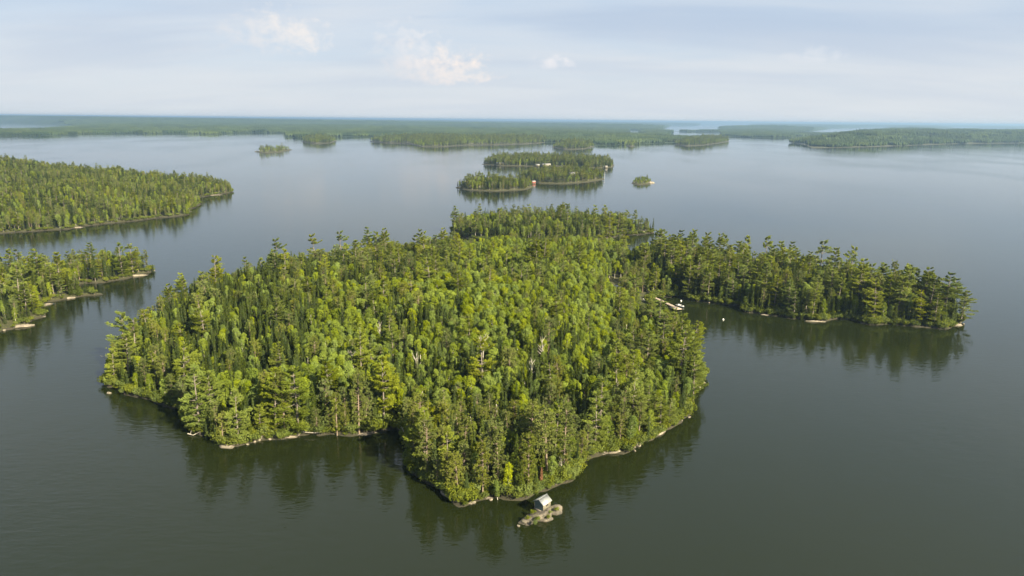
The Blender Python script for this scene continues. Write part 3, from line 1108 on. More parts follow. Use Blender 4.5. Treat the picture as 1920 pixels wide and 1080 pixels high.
scatter('main', 1.8, mix_main, main_grid, margin=0.4)
scatter('back', 0.6, lambda *a: pick(a[5], dict(white_pine=0.12, spruce=0.42, birch=0.36, red_pine=0.10)), margin=1.0, hscale=1.05, dens_scale=1.15)
scatter('westpt', 0.8, lambda px, py, s, x, y, g: pick(g, dict(white_pine=0.24, spruce=0.34, birch=0.24, red_pine=0.18)), margin=2.0, hscale=0.95, dens_scale=1.1)


def mix_west(px, py, s, x, y, g):
    n = float(vnoise(x, y, 60.0, 21))
    if s < 14:
        return pick(g, dict(white_pine=0.16, spruce=0.30, birch=0.34, red_pine=0.20))
    return pick(g, dict(white_pine=0.10, spruce=0.80 - 0.40 * n, birch=0.06 + 0.34 * n, red_pine=0.10))


scatter('west', 0.32, mix_west, margin=1.5, dens_scale=1.08, hscale=0.92)
for k in range(5):
    if k < 3:
        scatter('isl%d' % k, 0.30, lambda *a: pick(a[5], dict(white_pine=0.22, spruce=0.50, birch=0.20, red_pine=0.08)), margin=2.0, dens_scale=1.3, hscale=1.0)
    else:
        scatter('isl%d' % k, 0.35 if k == 3 else 0.014, lambda *a: pick(a[5], dict(white_pine=0.1, spruce=0.3, birch=0.60)), margin=2.0 if k == 3 else 3.0, dens_scale=1.2, hscale=0.55 if k == 3 else 0.9)
for k in range(5):
    scatter('mid%d' % k, 0.045, lambda *a: pick(a[5], dict(white_pine=0.15, spruce=0.5, birch=0.35)), margin=3.0, dens_scale=1.8, hscale=1.35)

# shoreline thickets
def thicket(land, step, prob):
    poly = LANDS[land][0]
    cand = []
    for a_, b_ in zip(poly, np.roll(poly, -1, 0)):
        L = float(np.linalg.norm(b_ - a_))
        if L > 120:
            continue
        nrm = np.array([-(b_ - a_)[1], (b_ - a_)[0]]) / (L + 1e-6)
        for _ in range(max(1, int(L / step * (9 if land == 'main' else 5)))):
            if rng.random() < prob:
                cand.append(a_ + (b_ - a_) * rng.random() + nrm * rng.triangular(-3.0, 0.0, 3.0))
    cand = np.array(cand)
    sdq = seg_dist(cand, poly)
    zq = land_height(cand, sdq, *LANDS[land][1:])
    nq = vnoise(cand[:, 0], cand[:, 1], 6.0, 31)
    for (x, y), s_, z_, n_ in zip(cand, sdq, zq, nq):
        if s_ > -2.2 and z_ > 0.12 and n_ > 0.10:
            add_tree('shrub', x, y, land, float(rng.uniform(0.8, 2.5)), s_, zg=z_)


thicket('main', 0.75, 0.95)
lo, hi = MAIN.min(0), MAIN.max(0)
cand = np.stack([rng.uniform(lo[0], hi[0], 24000), rng.uniform(lo[1], hi[1], 24000)], 1)
sdv = seg_dist(cand, MAIN)
cand, sdv = cand[(sdv > 1.0) & (sdv < 11)], sdv[(sdv > 1.0) & (sdv < 11)]
for (x, y), s_, zz in zip(cand, sdv, land_height(cand, sdv, *LANDS['main'][1:])):
    if math.hypot(x, y) < 290:
        add_tree('shrub', x, y, 'main', float(rng.uniform(1.0, 3.4)), s_, zg=zz)
thicket('westpt', 1.3, 0.35)
thicket('back', 1.6, 0.9)
thicket('west', 2.5, 0.9)

# ------------------------------------------------------------------ individuals and woods
CAMP = np.array([0, 0, CAM_H])
for tr in TREES:
    d = math.sqrt(tr['x'] ** 2 + tr['y'] ** 2 + (CAM_H - tr['z'] - tr['h']) ** 2)
    tr['px'], tr['py'] = project(tr['x'], tr['y'], tr['z'] + tr['h'])
    tr['bx'], tr['by'] = project(tr['x'], tr['y'], tr['z'])
    tr['app'] = tr['h'] / d * (1.25 if tr['sd'] < 6 else 1.0)
    if not (-10 < tr['px'] < 1930):
        tr['app'] *= 0.01

NAME = {'white_pine': 'white_pine_tree', 'spruce': 'spruce_tree', 'birch': 'birch_tree', 'red_pine': 'red_pine_tree', 'shrub': 'shrub', 'dead': 'dead_tree', 'brown': 'brown_spruce_tree'}
LOOK = {'white_pine': 'yellow green white pine with tiered boughs', 'spruce': 'dark narrow spruce', 'birch': 'leafy light green birch', 'red_pine': 'pale olive red pine'}
ORD = 'first second third fourth fifth sixth seventh eighth ninth tenth eleventh twelfth thirteenth fourteenth fifteenth sixteenth seventeenth eighteenth nineteenth twentieth'.split()


def zone(tr):
    px, py, ld = tr['bx'], tr['by'], tr['land']
    if ld == 'westpt':
        return 'the western point'
    if ld == 'west':
        return 'the wooded western shore'
    if ld == 'back':
        return 'the small back island'
    if ld != 'main':
        return 'a distant island'
    if px > 1270 or (px > 1215 and py < 575):
        return 'the bay side of the peninsula' if tr['sd'] < 12 and tr['by'] > 560 else 'the inner peninsula' if px < 1500 else 'the outer peninsula'
    if tr['sd'] < 5:
        if px < 345:
            return 'the western tip'
        if px < 600:
            return 'the front shore'
        if px < 765:
            return 'the inlet shore'
        if px < 1100 and py > 700:
            return 'the near point'
        if px >= 1100 and py > 580:
            return 'the east shore'
        return 'the back shore'
    if py > 770:
        return 'the wooded near point'
    if py < 545:
        return 'the back ridge'
    if px < 560:
        return 'the western woods'
    if px > 1080:
        return 'the eastern woods'
    return 'the middle of the island'


def make_tree(tr):
    tm, cm, jm, H = KINDS[tr['kind']][tr['var']]
    s = tr['h'] / H
    e = link(NAME[tr['kind']], None, loc=(tr['x'], tr['y'], tr['z']))
    e.empty_display_size = 0.5
    ws = s ** 0.9 * random.uniform(0.85, 1.12)
    e.scale = (ws, ws, s)
    e.rotation_euler = (random.gauss(0, 0.02), random.gauss(0, 0.02), tr['rot'])
    link('stem' if tr['kind'] == 'shrub' else 'trunk', tm, e)
    link('branches' if tr['kind'] == 'dead' else 'foliage' if tr['kind'] == 'shrub' else 'crown', cm, e)
    return e


random.seed(5)
single, rest = [], []
for kd in ('white_pine', 'spruce', 'birch', 'red_pine', 'dead', 'brown', 'shrub'):
    lst = sorted([t_ for t_ in TREES if t_['kind'] == kd], key=lambda t_: (t_['mark'] is None, -t_['app']))
    single += lst[:300]
    rest += lst[300:]
for tr in single:
    if tr['mark']:
        tag(make_tree(tr), tr['mark'], 'tree', 'singled out trees')
SHORT = {}
for tr in single:
    if tr['mark'] and tr['kind'] != 'shrub':
        SHORT[id(tr)] = tr
LOOK = {'white_pine': 'tiered white pine', 'spruce': 'dark narrow spruce', 'birch': 'leafy light green birch', 'red_pine': 'pale olive red pine', 'shrub': 'low leafy shrub'}
near = {}
for tr in single:
    if tr['mark']:
        continue
    best, bd = None, 1e9
    for lm in SHORT.values():
        if lm['land'] != tr['land']:
            continue
        d_ = math.hypot(lm['px'] - tr['px'], (lm['py'] + lm['by']) / 2 - (tr['py'] + tr['by']) / 2)
        if d_ < bd:
            best, bd = lm, d_
    if best is None:
        near.setdefault((tr['kind'], zone(tr), None), []).append((0, tr))
        continue
    ddx = tr['px'] - best['px']
    ddy = (tr['by'] - best['by']) * 1.3
    side = ('right of' if ddx > 0 else 'left of') if abs(ddx) > abs(ddy) else ('in front of' if ddy > 0 else 'behind')
    near.setdefault((tr['kind'], side, id(best)), []).append((bd, tr))
shared = {}
for (kd, side, lm), lst in near.items():
    lst.sort(key=lambda e: e[0])
    for k, (d_, tr) in enumerate(lst):
        if lm is not None and k < 3:
            lab = '%s %s %s the %s' % (('nearest', 'second nearest', 'third nearest')[k], LOOK[kd], side, SHORT[lm]['mark'])
            if len(lab.split()) > 16:
                mk = SHORT[lm]['mark'].split()
                lab = ' '.join(lab.split()[:16])
                while lab.split()[-1] in ('the', 'of', 'on', 'in', 'and', 'a', 'with', 'by', 'from', 'above', 'behind', 'at', 'its', 'two', 'between', 'over', 'to', 'near', 'its'):
                    lab = ' '.join(lab.split()[:-1])
            tr['lab'], tr['grp'] = lab, '%s individuals by singled out trees' % kd.replace('_', ' ')
        else:
            shared.setdefault((kd, zone(tr)), []).append(tr)
PLURAL = {'white_pine': 'white pines', 'spruce': 'spruces', 'birch': 'birches', 'red_pine': 'red pines', 'shrub': 'shrubs'}
for (kd, zn), lst in shared.items():
    for tr in lst:
        tr['lab'] = '%s among the crowded %s of %s' % (LOOK[kd], 'bushes' if kd == 'shrub' else 'trees', zn)
        tr['grp'] = '%s of %s' % (PLURAL[kd], zn)
for tr in single:
    if not tr['mark']:
        tag(make_tree(tr), tr['lab'], 'shrub' if tr['kind'] == 'shrub' else 'tree', tr['grp'])


def wood(name, lst, label):
    """woods beyond the countable trees: one object, models set out on points"""
    n = len(lst)
    me = bpy.data.meshes.new(name)
    me.vertices.add(n)
    me.vertices.foreach_set('co', np.array([(t_['x'], t_['y'], t_['z']) for t_ in lst], dtype=np.float32).ravel())
    a = me.attributes.new('pick', 'INT', 'POINT')
    a.data.foreach_set('value', np.array([PROTO_INDEX[(t_['kind'], t_['var'])] for t_ in lst], dtype=np.int32))
    a = me.attributes.new('turn', 'FLOAT', 'POINT')
    a.data.foreach_set('value', np.array([t_['rot'] for t_ in lst], dtype=np.float32))
    a = me.attributes.new('size', 'FLOAT', 'POINT')
    a.data.foreach_set('value', np.array([t_['h'] / KINDS[t_['kind']][t_['var']][3] for t_ in lst], dtype=np.float32))
    o = link(name, me)
    return instancer(o, PROTO, label)


def instancer(o, coll, label):
    gt = bpy.data.node_groups.new(o.name + '_layout', 'GeometryNodeTree')
    gt.interface.new_socket('Geometry', in_out='INPUT', socket_type='NodeSocketGeometry')
    gt.interface.new_socket('Geometry', in_out='OUTPUT', socket_type='NodeSocketGeometry')
    t = NT(gt)
    gi, go = t.add('NodeGroupInput'), t.add('NodeGroupOutput')
    ci = t.add('GeometryNodeCollectionInfo')
    ci.inputs['Collection'].default_value = coll
    ci.inputs['Separate Children'].default_value = True
    ci.inputs['Reset Children'].default_value = True
    iop = t.add('GeometryNodeInstanceOnPoints')
    iop.inputs['Pick Instance'].default_value = True

    def attr(nm, ty):
        nd = t.add('GeometryNodeInputNamedAttribute', data_type=ty)
        nd.inputs['Name'].default_value = nm
        return nd.outputs['Attribute']
    comb = t.add('ShaderNodeCombineXYZ')
    t.l.new(attr('turn', 'FLOAT'), comb.inputs[2])
    e2r = t.add('FunctionNodeEulerToRotation')
    t.l.new(comb.outputs[0], e2r.inputs[0])
    t.l.new(gi.outputs[0], iop.inputs['Points'])
    t.l.new(ci.outputs[0], iop.inputs['Instance'])
    t.l.new(attr('pick', 'INT'), iop.inputs['Instance Index'])
    t.l.new(e2r.outputs[0], iop.inputs['Rotation'])
    t.l.new(attr('size', 'FLOAT'), iop.inputs['Scale'])
    t.l.new(iop.outputs[0], go.inputs[0])
    md = o.modifiers.new('layout', 'NODES')
    md.node_group = gt
    tag(o, label, 'forest', kind='stuff')
    return o


wood('forest', rest, 'dense mixed woods filling the islands and western shore')

# far canopy: patches of simple trees set over the far islands and mainland
FAR = bpy.data.collections.new('far_patches')
PATCH = 70.0
for k in range(5):
    g = np.random.default_rng(900 + k)
    mb = MB()
    n = 130
    for t_ in range(n):
        x, y = g.uniform(-PATCH / 2, PATCH / 2, 2)
        con = g.random() < 0.55
        H = g.uniform(10, 18) if con else g.uniform(9, 14)
        r = H * (0.17 if con else 0.27) * g.uniform(0.8, 1.2)
        lv = [0.0, 0.22, 0.6, 1.0] if con else [0.05, 0.45, 0.8, 1.0]
        rd = [0.9, 1.0, 0.5, 0.03] if con else [0.5, 1.0, 0.8, 0.1]
        ph = g.uniform(0, 6)
        th = ph + np.linspace(0, 2 * math.pi, 5, endpoint=False)
        V = []
        for l_, q_ in zip(lv, rd):
            jit = g.uniform(0.7, 1.25, 5)
            V.append(np.stack([x + np.cos(th) * r * q_ * jit, y + np.sin(th) * r * q_ * jit, np.full(5, l_ * H - 0.5)], 1))
        Q = [(a_ * 5 + b_, a_ * 5 + (b_ + 1) % 5, a_ * 5 + 5 + (b_ + 1) % 5, a_ * 5 + 5 + b_) for a_ in range(3) for b_ in range(5)]
        mb.quads(np.concatenate(V), Q)
    me = mb.mesh('far_patch', [MAT['far_leaf']])
    FAR.objects.link(bpy.data.objects.new('far_patch_%d' % k, me))
step = PATCH * 0.9
pts_all, z_all = [], []
gx, gy = np.meshgrid(np.arange(-6600, 6600, step), np.arange(1700, 8200, step))
cand = np.stack([gx.ravel(), gy.ravel()], 1) + rng.uniform(-14, 14, (gx.size, 2))
rad = np.hypot(cand[:, 0], cand[:, 1])
ang_ = np.arctan2(cand[:, 0], cand[:, 1])
cand = cand[(rad < 8000) & (abs(ang_) < R(44))]
sdf = far_land_sd(cand)
ok = sdf > PATCH * 0.42
pts_all.append(cand[ok])
z_all.append(far_height(cand[ok], sdf[ok]))
poly, hm, rc = LANDS['mid5']
lo, hi = poly.min(0), poly.max(0)
gx, gy = np.meshgrid(np.arange(lo[0], hi[0], step * 0.8), np.arange(lo[1], hi[1], step * 0.8))
cand = np.stack([gx.ravel(), gy.ravel()], 1) + rng.uniform(-10, 10, (gx.size, 2))
s5 = seg_dist(cand, poly)
ok = s5 > PATCH * 0.40
pts_all.append(cand[ok])
z_all.append(land_height(cand[ok], s5[ok], hm, rc))
pa, za = np.concatenate(pts_all), np.concatenate(z_all)
me = bpy.data.meshes.new('distant_forest')
me.vertices.add(len(pa))
me.vertices.foreach_set('co', np.column_stack([pa, za]).astype(np.float32).ravel())
me.attributes.new('pick', 'INT', 'POINT').data.foreach_set('value', rng.integers(0, 5, len(pa)).astype(np.int32))
me.attributes.new('turn', 'FLOAT', 'POINT').data.foreach_set('value', rng.uniform(0, 6.28, len(pa)).astype(np.float32))
me.attributes.new('size', 'FLOAT', 'POINT').data.foreach_set('value', rng.uniform(0.85, 1.15, len(pa)).astype(np.float32))
instancer(link('distant_forest', me), FAR, 'blue green forest covering the far shore and far islands')
print('trees', len(TREES), 'single', len(single), 'rest', len(rest), 'patches', len(pa))


# ------------------------------------------------------------------ rocks
def rock_mesh(name, seed, nu=18, nv=11, rough=0.28, mat='rock'):
    """unit boulder: uneven, fractured ellipsoid"""
    g = np.random.default_rng(seed)
    mb = MB()
    V = []
    k1, k2 = g.normal(0, 2.2, (4, 3)), g.uniform(0, 6.28, 4)
    cuts = unit(g.normal(0, 1, (18, 3)) + np.array([0, 0, 0.35]))
    off = g.uniform(0.55, 0.92, 18)
    for j in range(nv):
        ph = math.pi * j / (nv - 1)
        for i in range(nu):
            th = 2 * math.pi * i / nu
            d = np.array([math.sin(ph) * math.cos(th), math.sin(ph) * math.sin(th), math.cos(ph)])
            r = 1 + rough * sum(math.sin(float(k1[m_] @ d) + k2[m_]) for m_ in range(4)) / 2.5
            r += rough * 0.8 * (float(vnoise(d[0] * 4 + d[2] * 3, d[1] * 4 - d[2] * 2, 1.0, seed)) - 0.5) * 2 + rough * 0.5 * (float(vnoise(d[0] * 9 + d[2] * 5, d[1] * 9, 1.0, seed + 1)) - 0.5) * 2
            p = d * r
            for c_, o_ in zip(cuts, off):       # flat cleavage faces
                e_ = float(p @ c_) - o_
                if e_ > 0:
                    p = p - c_ * e_ * 0.97
            V.append(p)
    Q = [(j * nu + i, j * nu + (i + 1) % nu, (j + 1) * nu + (i + 1) % nu, (j + 1) * nu + i) for j in range(nv - 1) for i in range(nu)]
    Q = [(d_, c_, b_, a_) for a_, b_, c_, d_ in Q]
    mb.quads(np.array(V), Q)
    return mb.mesh(name, [MAT[mat]], smooth=False)


ROCKS = [rock_mesh('boulder', 40 + k, mat='pale_rock') for k in range(6)]
LEDGES = [rock_mesh('rock_ledge', 60 + k, 28, 15, 0.26, 'pale_rock') for k in range(4)]


def put_rock(name, me, px, py, size, rz, label, cat, group=None, z=0.0):
    x, y = P(px, py)
    o = link(name, me, loc=(x, y, z))
    o.scale = size
    o.rotation_euler = (0, 0, rz)
    tag(o, label, cat, group)
    return o


for k, (px, py, L, W, H, rz, lab) in enumerate([
    (1150, 845, 4.6, 2.3, 1.5, 0.35, 'smooth sloping bare rock slab on the east shore of the near point'),
    (1120, 852, 3.6, 1.4, 0.7, 0.5, 'low pale ledge just west of the sloping rock slab'),
    (1236, 812, 3.2, 1.6, 1.3, 0.8, 'pale lit ledge halfway along the east shore'),
    (1312, 716, 2.4, 1.6, 1.1, 1.2, 'tan ledge at the easternmost corner of the island'),
    (866, 938, 4.2, 1.5, 1.0, -0.35, 'brown rock ledge on the western front of the near point'),
    (905, 934, 3.2, 1.0, 0.55, 0.15, 'low pale ledge at the front of the near point'),
    (840, 928, 2.6, 1.3, 0.9, -0.6, 'rounded ledge at the inlet corner of the near point'),
    (1198, 437, 10.0, 3.0, 2.6, 0.05, 'long pale bare rock at the east end of the back island'),
    (1218, 436, 4.0, 1.8, 1.0, 0.0, 'low tip of the bare back island rock'),
    (112, 561, 8.5, 2.0, 1.1, 0.45, 'pale rock ledge at the water on the western point'),
    (160, 551, 7.5, 1.8, 0.8, 0.25, 'long low rock spit reaching out from the western point'),
    (85, 572, 3.6, 1.4, 0.9, 0.8, 'reddish ledge inside the western point cove'),
    (30, 613, 8.0, 2.4, 1.2, 0.35, 'broad pale ledge at the near end of the western point'),
    (70, 596, 4.0, 1.2, 0.7, 0.7, 'narrow ledge ending in the dark cove of the western point'),
    (248, 518, 10.0, 2.0, 1.0, 0.45, 'long pale ledge below the outer western pines'),
    (186, 530, 4.0, 1.0, 0.5, 0.2, 'flat white rock at the neck of the western point'),
    (284, 508, 2.4, 1.2, 0.8, 0.2, 'outermost small rock of the western point'),
    (300, 407, 9.0, 2.0, 0.9, 0.3, 'pale rock shelf on the wooded western shore'),
    (140, 427, 8.0, 2.0, 0.9, 0.3, 'wide rock shelf on the nearer western shore'),
    (400, 366, 12.0, 2.0, 0.9, 0.4, 'pale rocks along the outer tip of the western shore'),
    (366, 374, 6.0, 1.8, 0.9, 0.9, 'rock corner in the notch of the western shore'),
    (424, 838, 3.0, 1.2, 0.7, -0.2, 'grey ledge at the foremost corner of the front shore'),
    (540, 820, 3.4, 1.0, 0.6, 0.1, 'tan ledge under the bright front shore pines'),
    (690, 812, 4.4, 1.1, 0.5, 0.3, 'low mossy ledge on the inlet shore'),
    (1530, 603, 5.0, 1.2, 0.7, -0.1, 'grey ledge on the bay side of the peninsula'),
    (1622, 607, 2.6, 1.2, 0.6, -0.3, 'small red brown rock point below the peninsula'),
    (1795, 610, 3.0, 1.6, 0.9, 0.2, 'pale rock at the very tip of the peninsula'),
    (1440, 591, 4.0, 1.0, 0.6, -0.2, 'narrow ledge along the bay shore of the peninsula'),
    (488, 284, 16.0, 4.0, 1.0, 0.0, 'bare tan rock at the west end of the tiny far islet'),
    (1220, 343, 7.0, 3.5, 2.6, 0.2, 'pale rock at the end of the small bushy islet'),
]):
    put_rock('rock_ledge', LEDGES[k % 4], px, py, (L, W, H), rz, lab, 'rock', 'bare shore rocks', z=-0.05)
for k, (px, py, r, lab) in enumerate([
    (1178, 842, 0.9, 'pale boulder right beside the sloping rock slab'), (1186, 838, 0.7, 'second boulder east of the sloping slab'), (1196, 836, 1.0, 'large boulder at the end of the slab boulder row'),
    (1190, 846, 0.45, 'small wet stone before the slab boulder row'), (1262, 792, 0.7, 'first boulder of the row along the upper east shore'), (1272, 787, 0.6, 'second boulder of the upper east shore row'),
    (1284, 779, 0.9, 'whitest boulder of the upper east shore row'), (1290, 771, 0.6, 'boulder north of the whitest east shore boulder'), (1278, 789, 0.45, 'small stone in the water off the upper east shore'),
    (1292, 783, 0.4, 'outermost stone in the water off the upper east shore'), (478, 829, 0.55, 'white stone below the low bright pine'), (486, 826, 0.7, 'larger white stone below the low bright pine'),
    (464, 834, 0.5, 'third white stone near the foremost front corner'), (506, 824, 0.6, 'pale stone east of the white front stones'), (920, 938, 0.5, 'white round stone at the front of the near point'),
    (1050, 902, 0.6, 'stone on the grassy shore east of the hut'), (1076, 886, 0.5, 'stone further up the shore east of the hut'), (1312, 728, 0.7, 'boulder under the easternmost ledge'),
    (1330, 568, 0.7, 'pale stone at the head of the bay'), (1806, 608, 0.8, 'last boulder off the peninsula tip'), (972, 987, 0.45, 'small stone in the water off the hut islet'),
    (205, 738, 0.7, 'dark boulder under the western tip'), (300, 754, 0.6, 'boulder on the shaded western shore'), (8, 620, 0.8, 'boulder on the broad western point ledge'),
]):
    sc = (r * random.uniform(0.9, 1.3), r * random.uniform(0.8, 1.1), r * random.uniform(0.6, 0.85))
    put_rock('boulder', ROCKS[k % 6], px, py, sc, random.uniform(0, 6), lab, 'boulder', 'shore boulders', z=0.1)

# ------------------------------------------------------------------ hut islet
ix, iy = P(1014, 966, 0.4)
isl = link('rock_islet', None, loc=(ix, iy, 0))
tag(isl, 'small bare granite islet with a hut, off the near point', 'islet')
for k, (px, py, L, W, H, rz) in enumerate([(1013, 967, 4.0, 2.6, 1.55, 28), (991, 977, 2.5, 1.8, 1.1, 40), (1041, 956, 2.0, 1.7, 1.1, 50), (1024, 973, 2.0, 1.3, 0.9, 15)]):
    x, y = P(px, py, 0.2)
    r_ = link('rock_mass', rock_mesh('rock_mass', 80 + k, 40, 23, 0.36), isl, (x - ix, y - iy, -0.05))
    r_.scale = (L * 0.95, W, H * 1.25)
    r_.rotation_euler = (0, 0, R(rz))
for k, (px, py, h, lab) in enumerate([(1008, 974, 0.75, 'tuft of green growth on the islet left of the hut wall'), (1031, 962, 0.8, 'tuft of green growth on the islet under the lit hut wall'),
                                      (1003, 981, 0.7, 'lowest green tuft on the hut islet'), (990, 972, 0.8, 'green tuft on the west lobe of the hut islet'), (1044, 956, 0.7, 'green tuft at the east end of the hut islet'), (998, 963, 1.1, 'bush beside the dark gable end of the hut'), (1028, 970, 0.6, 'small tuft in the crack of the hut islet')]):
    tm, cm, jm, H = KINDS['shrub'][k % 4]
    x, y = P(px, py, 1.0)
    e = link('shrub', None, loc=(x, y, 0.75))
    e.scale = (h / H * 1.2,) * 2 + (h / H,)
    link('stem', tm, e)
    link('foliage', cm, e)
    tag(e, lab, 'shrub', 'tufts on the hut islet')


def solid(name, verts, quads, mat, parent):
    mb = MB()
    mb.quads(np.array(verts, float), quads)
    return link(name, mb.mesh(name, [MAT[mat]]), parent)


def boxpart(name, c, s_, mat, parent, rz=0.0):
    mb = MB()
    mb.box(c, s_, rz)
    return link(name, mb.mesh(name, [MAT[mat]]), parent)


def house(name, x, y, z, rz, L, W, wallh, rise, label, cat, wall='tan_boards', gable='tan_boards', roofm='grey_shingle', group=None, chimney=True, windows=3):
    """gabled house, ridge along local x; gable end at -x"""
    e = link(name, None, loc=(x, y, z))
    e.rotation_euler = (0, 0, rz)
    tag(e, label, cat, group)
    t_ = 0.12
    boxpart('foundation', (0, 0, -0.35), (L + 0.2, W + 0.2, 0.7), 'rock', e)
    for sg in (-1, 1):
        boxpart('wall', (0, sg * (W / 2 - t_ / 2), wallh / 2), (L, t_, wallh), wall, e)
    for sg in (-1, 1):
        xa = sg * L / 2
        xb = sg * (L / 2 - t_)
        yy = W / 2 - t_
        vs = []
        for xx in (xa, xb):
            vs += [(xx, -yy, 0), (xx, yy, 0), (xx, yy, wallh), (xx, 0, wallh + rise * (1 - 2 * t_ / W)), (xx, -yy, wallh)]
        qs = [(0, 1, 2, 4), (5, 9, 7, 6), (2, 3, 4, 4), (7, 9, 8, 8), (0, 5, 6, 1), (1, 6, 7, 2), (2, 7, 8, 3), (3, 8, 9, 4), (4, 9, 5, 0)]
        me_ = bpy.data.meshes.new('gable_wall')
        me_.from_pydata(vs, [], [tuple(dict.fromkeys(q_)) for q_ in qs])
        me_.materials.append(MAT[gable])
        link('gable_wall', me_, e)
    ov = 0.22
    sl_ = rise / (W / 2)
    for sg in (-1, 1):
        y1 = sg * (W / 2 + ov)
        z1 = wallh - ov * sl_ + 0.03
        z2 = wallh + rise + 0.03
        xl = L / 2 + ov
        vs = [(-xl, 0, z2), (xl, 0, z2), (xl, y1, z1), (-xl, y1, z1), (-xl, 0, z2 + 0.07), (xl, 0, z2 + 0.07), (xl, y1, z1 + 0.07), (-xl, y1, z1 + 0.07)]
        r_ = solid('roof_slope', vs, [(0, 1, 2, 3), (7, 6, 5, 4), (0, 4, 5, 1), (1, 5, 6, 2), (2, 6, 7, 3), (3, 7, 4, 0)], roofm, e)
        mb = MB()
        for kx in np.linspace(-xl + 0.1, xl - 0.1, max(4, int(L / 0.6))):     # standing seams
            mb.tube([(kx, sg * 0.03, z2 + 0.085), (kx, y1, z1 + 0.085)], [0.022, 0.022], 4)
        link('seam', mb.mesh('seam', [MAT[roofm]]), r_)
    boxpart('ridge_cap', (0, 0, wallh + rise + 0.11), (L + 2 * ov, 0.22, 0.05), roofm, e)
    for k in range(windows):
        wx = (k + 0.5) / windows * L - L / 2
        for sg in (-1, 1):
            ws = min(0.9, L / windows * 0.45)
            f_ = boxpart('window', (wx, sg * (W / 2 + 0.015), wallh * 0.68), (ws, 0.06, ws * 0.6), 'dock_wood', e)
            boxpart('pane', (wx, sg * (W / 2 + 0.04), wallh * 0.68), (ws * 0.8, 0.04, ws * 0.44), 'dark_glass', f_)
    d_ = boxpart('door', (L / 2 + 0.02, 0, min(1.95, wallh * 0.9) / 2), (0.06, 0.8, min(1.95, wallh * 0.9)), 'green_boards', e)
    boxpart('handle', (L / 2 + 0.07, 0.3, 0.95), (0.05, 0.05, 0.12), 'dark_glass', d_)
    if chimney:
        boxpart('chimney', (L * 0.2, W * 0.12, wallh + rise + 0.35), (0.6, 0.6, 1.3), 'rock', e)
    return e


# the hut: dark gable end towards the west, pale long wall towards the sun
gdir = np.array([0.75, -0.66])
ldir = np.array([0.66, 0.75])
corner = P(1018.7, 960.5, 1.35)
hc = corner - gdir * 1.2 + ldir * 1.2
hut = house('hut', hc[0], hc[1], 1.35, math.atan2(ldir[1], ldir[0]), 2.45, 2.4, 1.7, 0.8, 'small dark green hut with a shiny metal roof on the rock islet', 'hut',
            wall='tan_boards', gable='green_boards', roofm='metal_roof', chimney=False, windows=1)
boxpart('sill_board', (-1.26, 0, 0.06), (0.08, 2.4, 0.13), 'dock_wood', hut)
boxpart('step', (1.7, 0, -0.1), (0.6, 1.0, 0.15), 'dock_wood', hut)

# ------------------------------------------------------------------ cabin, dock and boat in the bay
cx_, cy_ = P(1156, 530, 9.0)
zc = ground_z('main', cx_, cy_)
house('cabin', cx_, cy_, zc + 0.3, R(20), 9.0, 6.5, 3.0, 2.0, 'cabin with a pale roof half hidden in the trees above the dock', 'cabin', wall='tan_boards', gable='tan_boards', roofm='metal_roof')
a_, b_ = P(1224, 556, 0.7), P(1264, 575, 0.6)
dvec = b_ - a_
dl = float(np.linalg.norm(dvec))
dock = link('dock', None, loc=(a_[0], a_[1], 0))
dock.rotation_euler = (0, 0, math.atan2(dvec[1], dvec[0]))
tag(dock, 'long pinkish wooden dock running out into the bay', 'dock')
n_pl = int(dl / 0.3)
pm = MB()
pm.box((0, 0, 0), (0.27, 1.7, 0.06))
plank_mesh = pm.mesh('plank', [MAT['dock_wood']])
for k in range(n_pl):
    link('plank', plank_mesh, dock, (0.15 + k * 0.3, 0, 0.62 + 0.006 * (k % 3)))
for sg in (-0.7, 0.7):
    boxpart('beam', (dl / 2, sg, 0.50), (dl, 0.12, 0.16), 'dock_wood', dock)
boxpart('platform', (dl + 2.3, -0.6, 0.58), (4.6, 3.6, 0.14), 'dock_wood', dock)
for k in range(int(dl / 3) + 1):
    for sg in (-0.85, 0.85):
        mb = MB()
        mb.tube([(k * 3.0 + 0.3, sg, -1.5), (k * 3.0 + 0.3, sg, 0.9)], [0.09, 0.09], 6)
        link('post', mb.mesh('post', [MAT['bark_grey']]), dock)


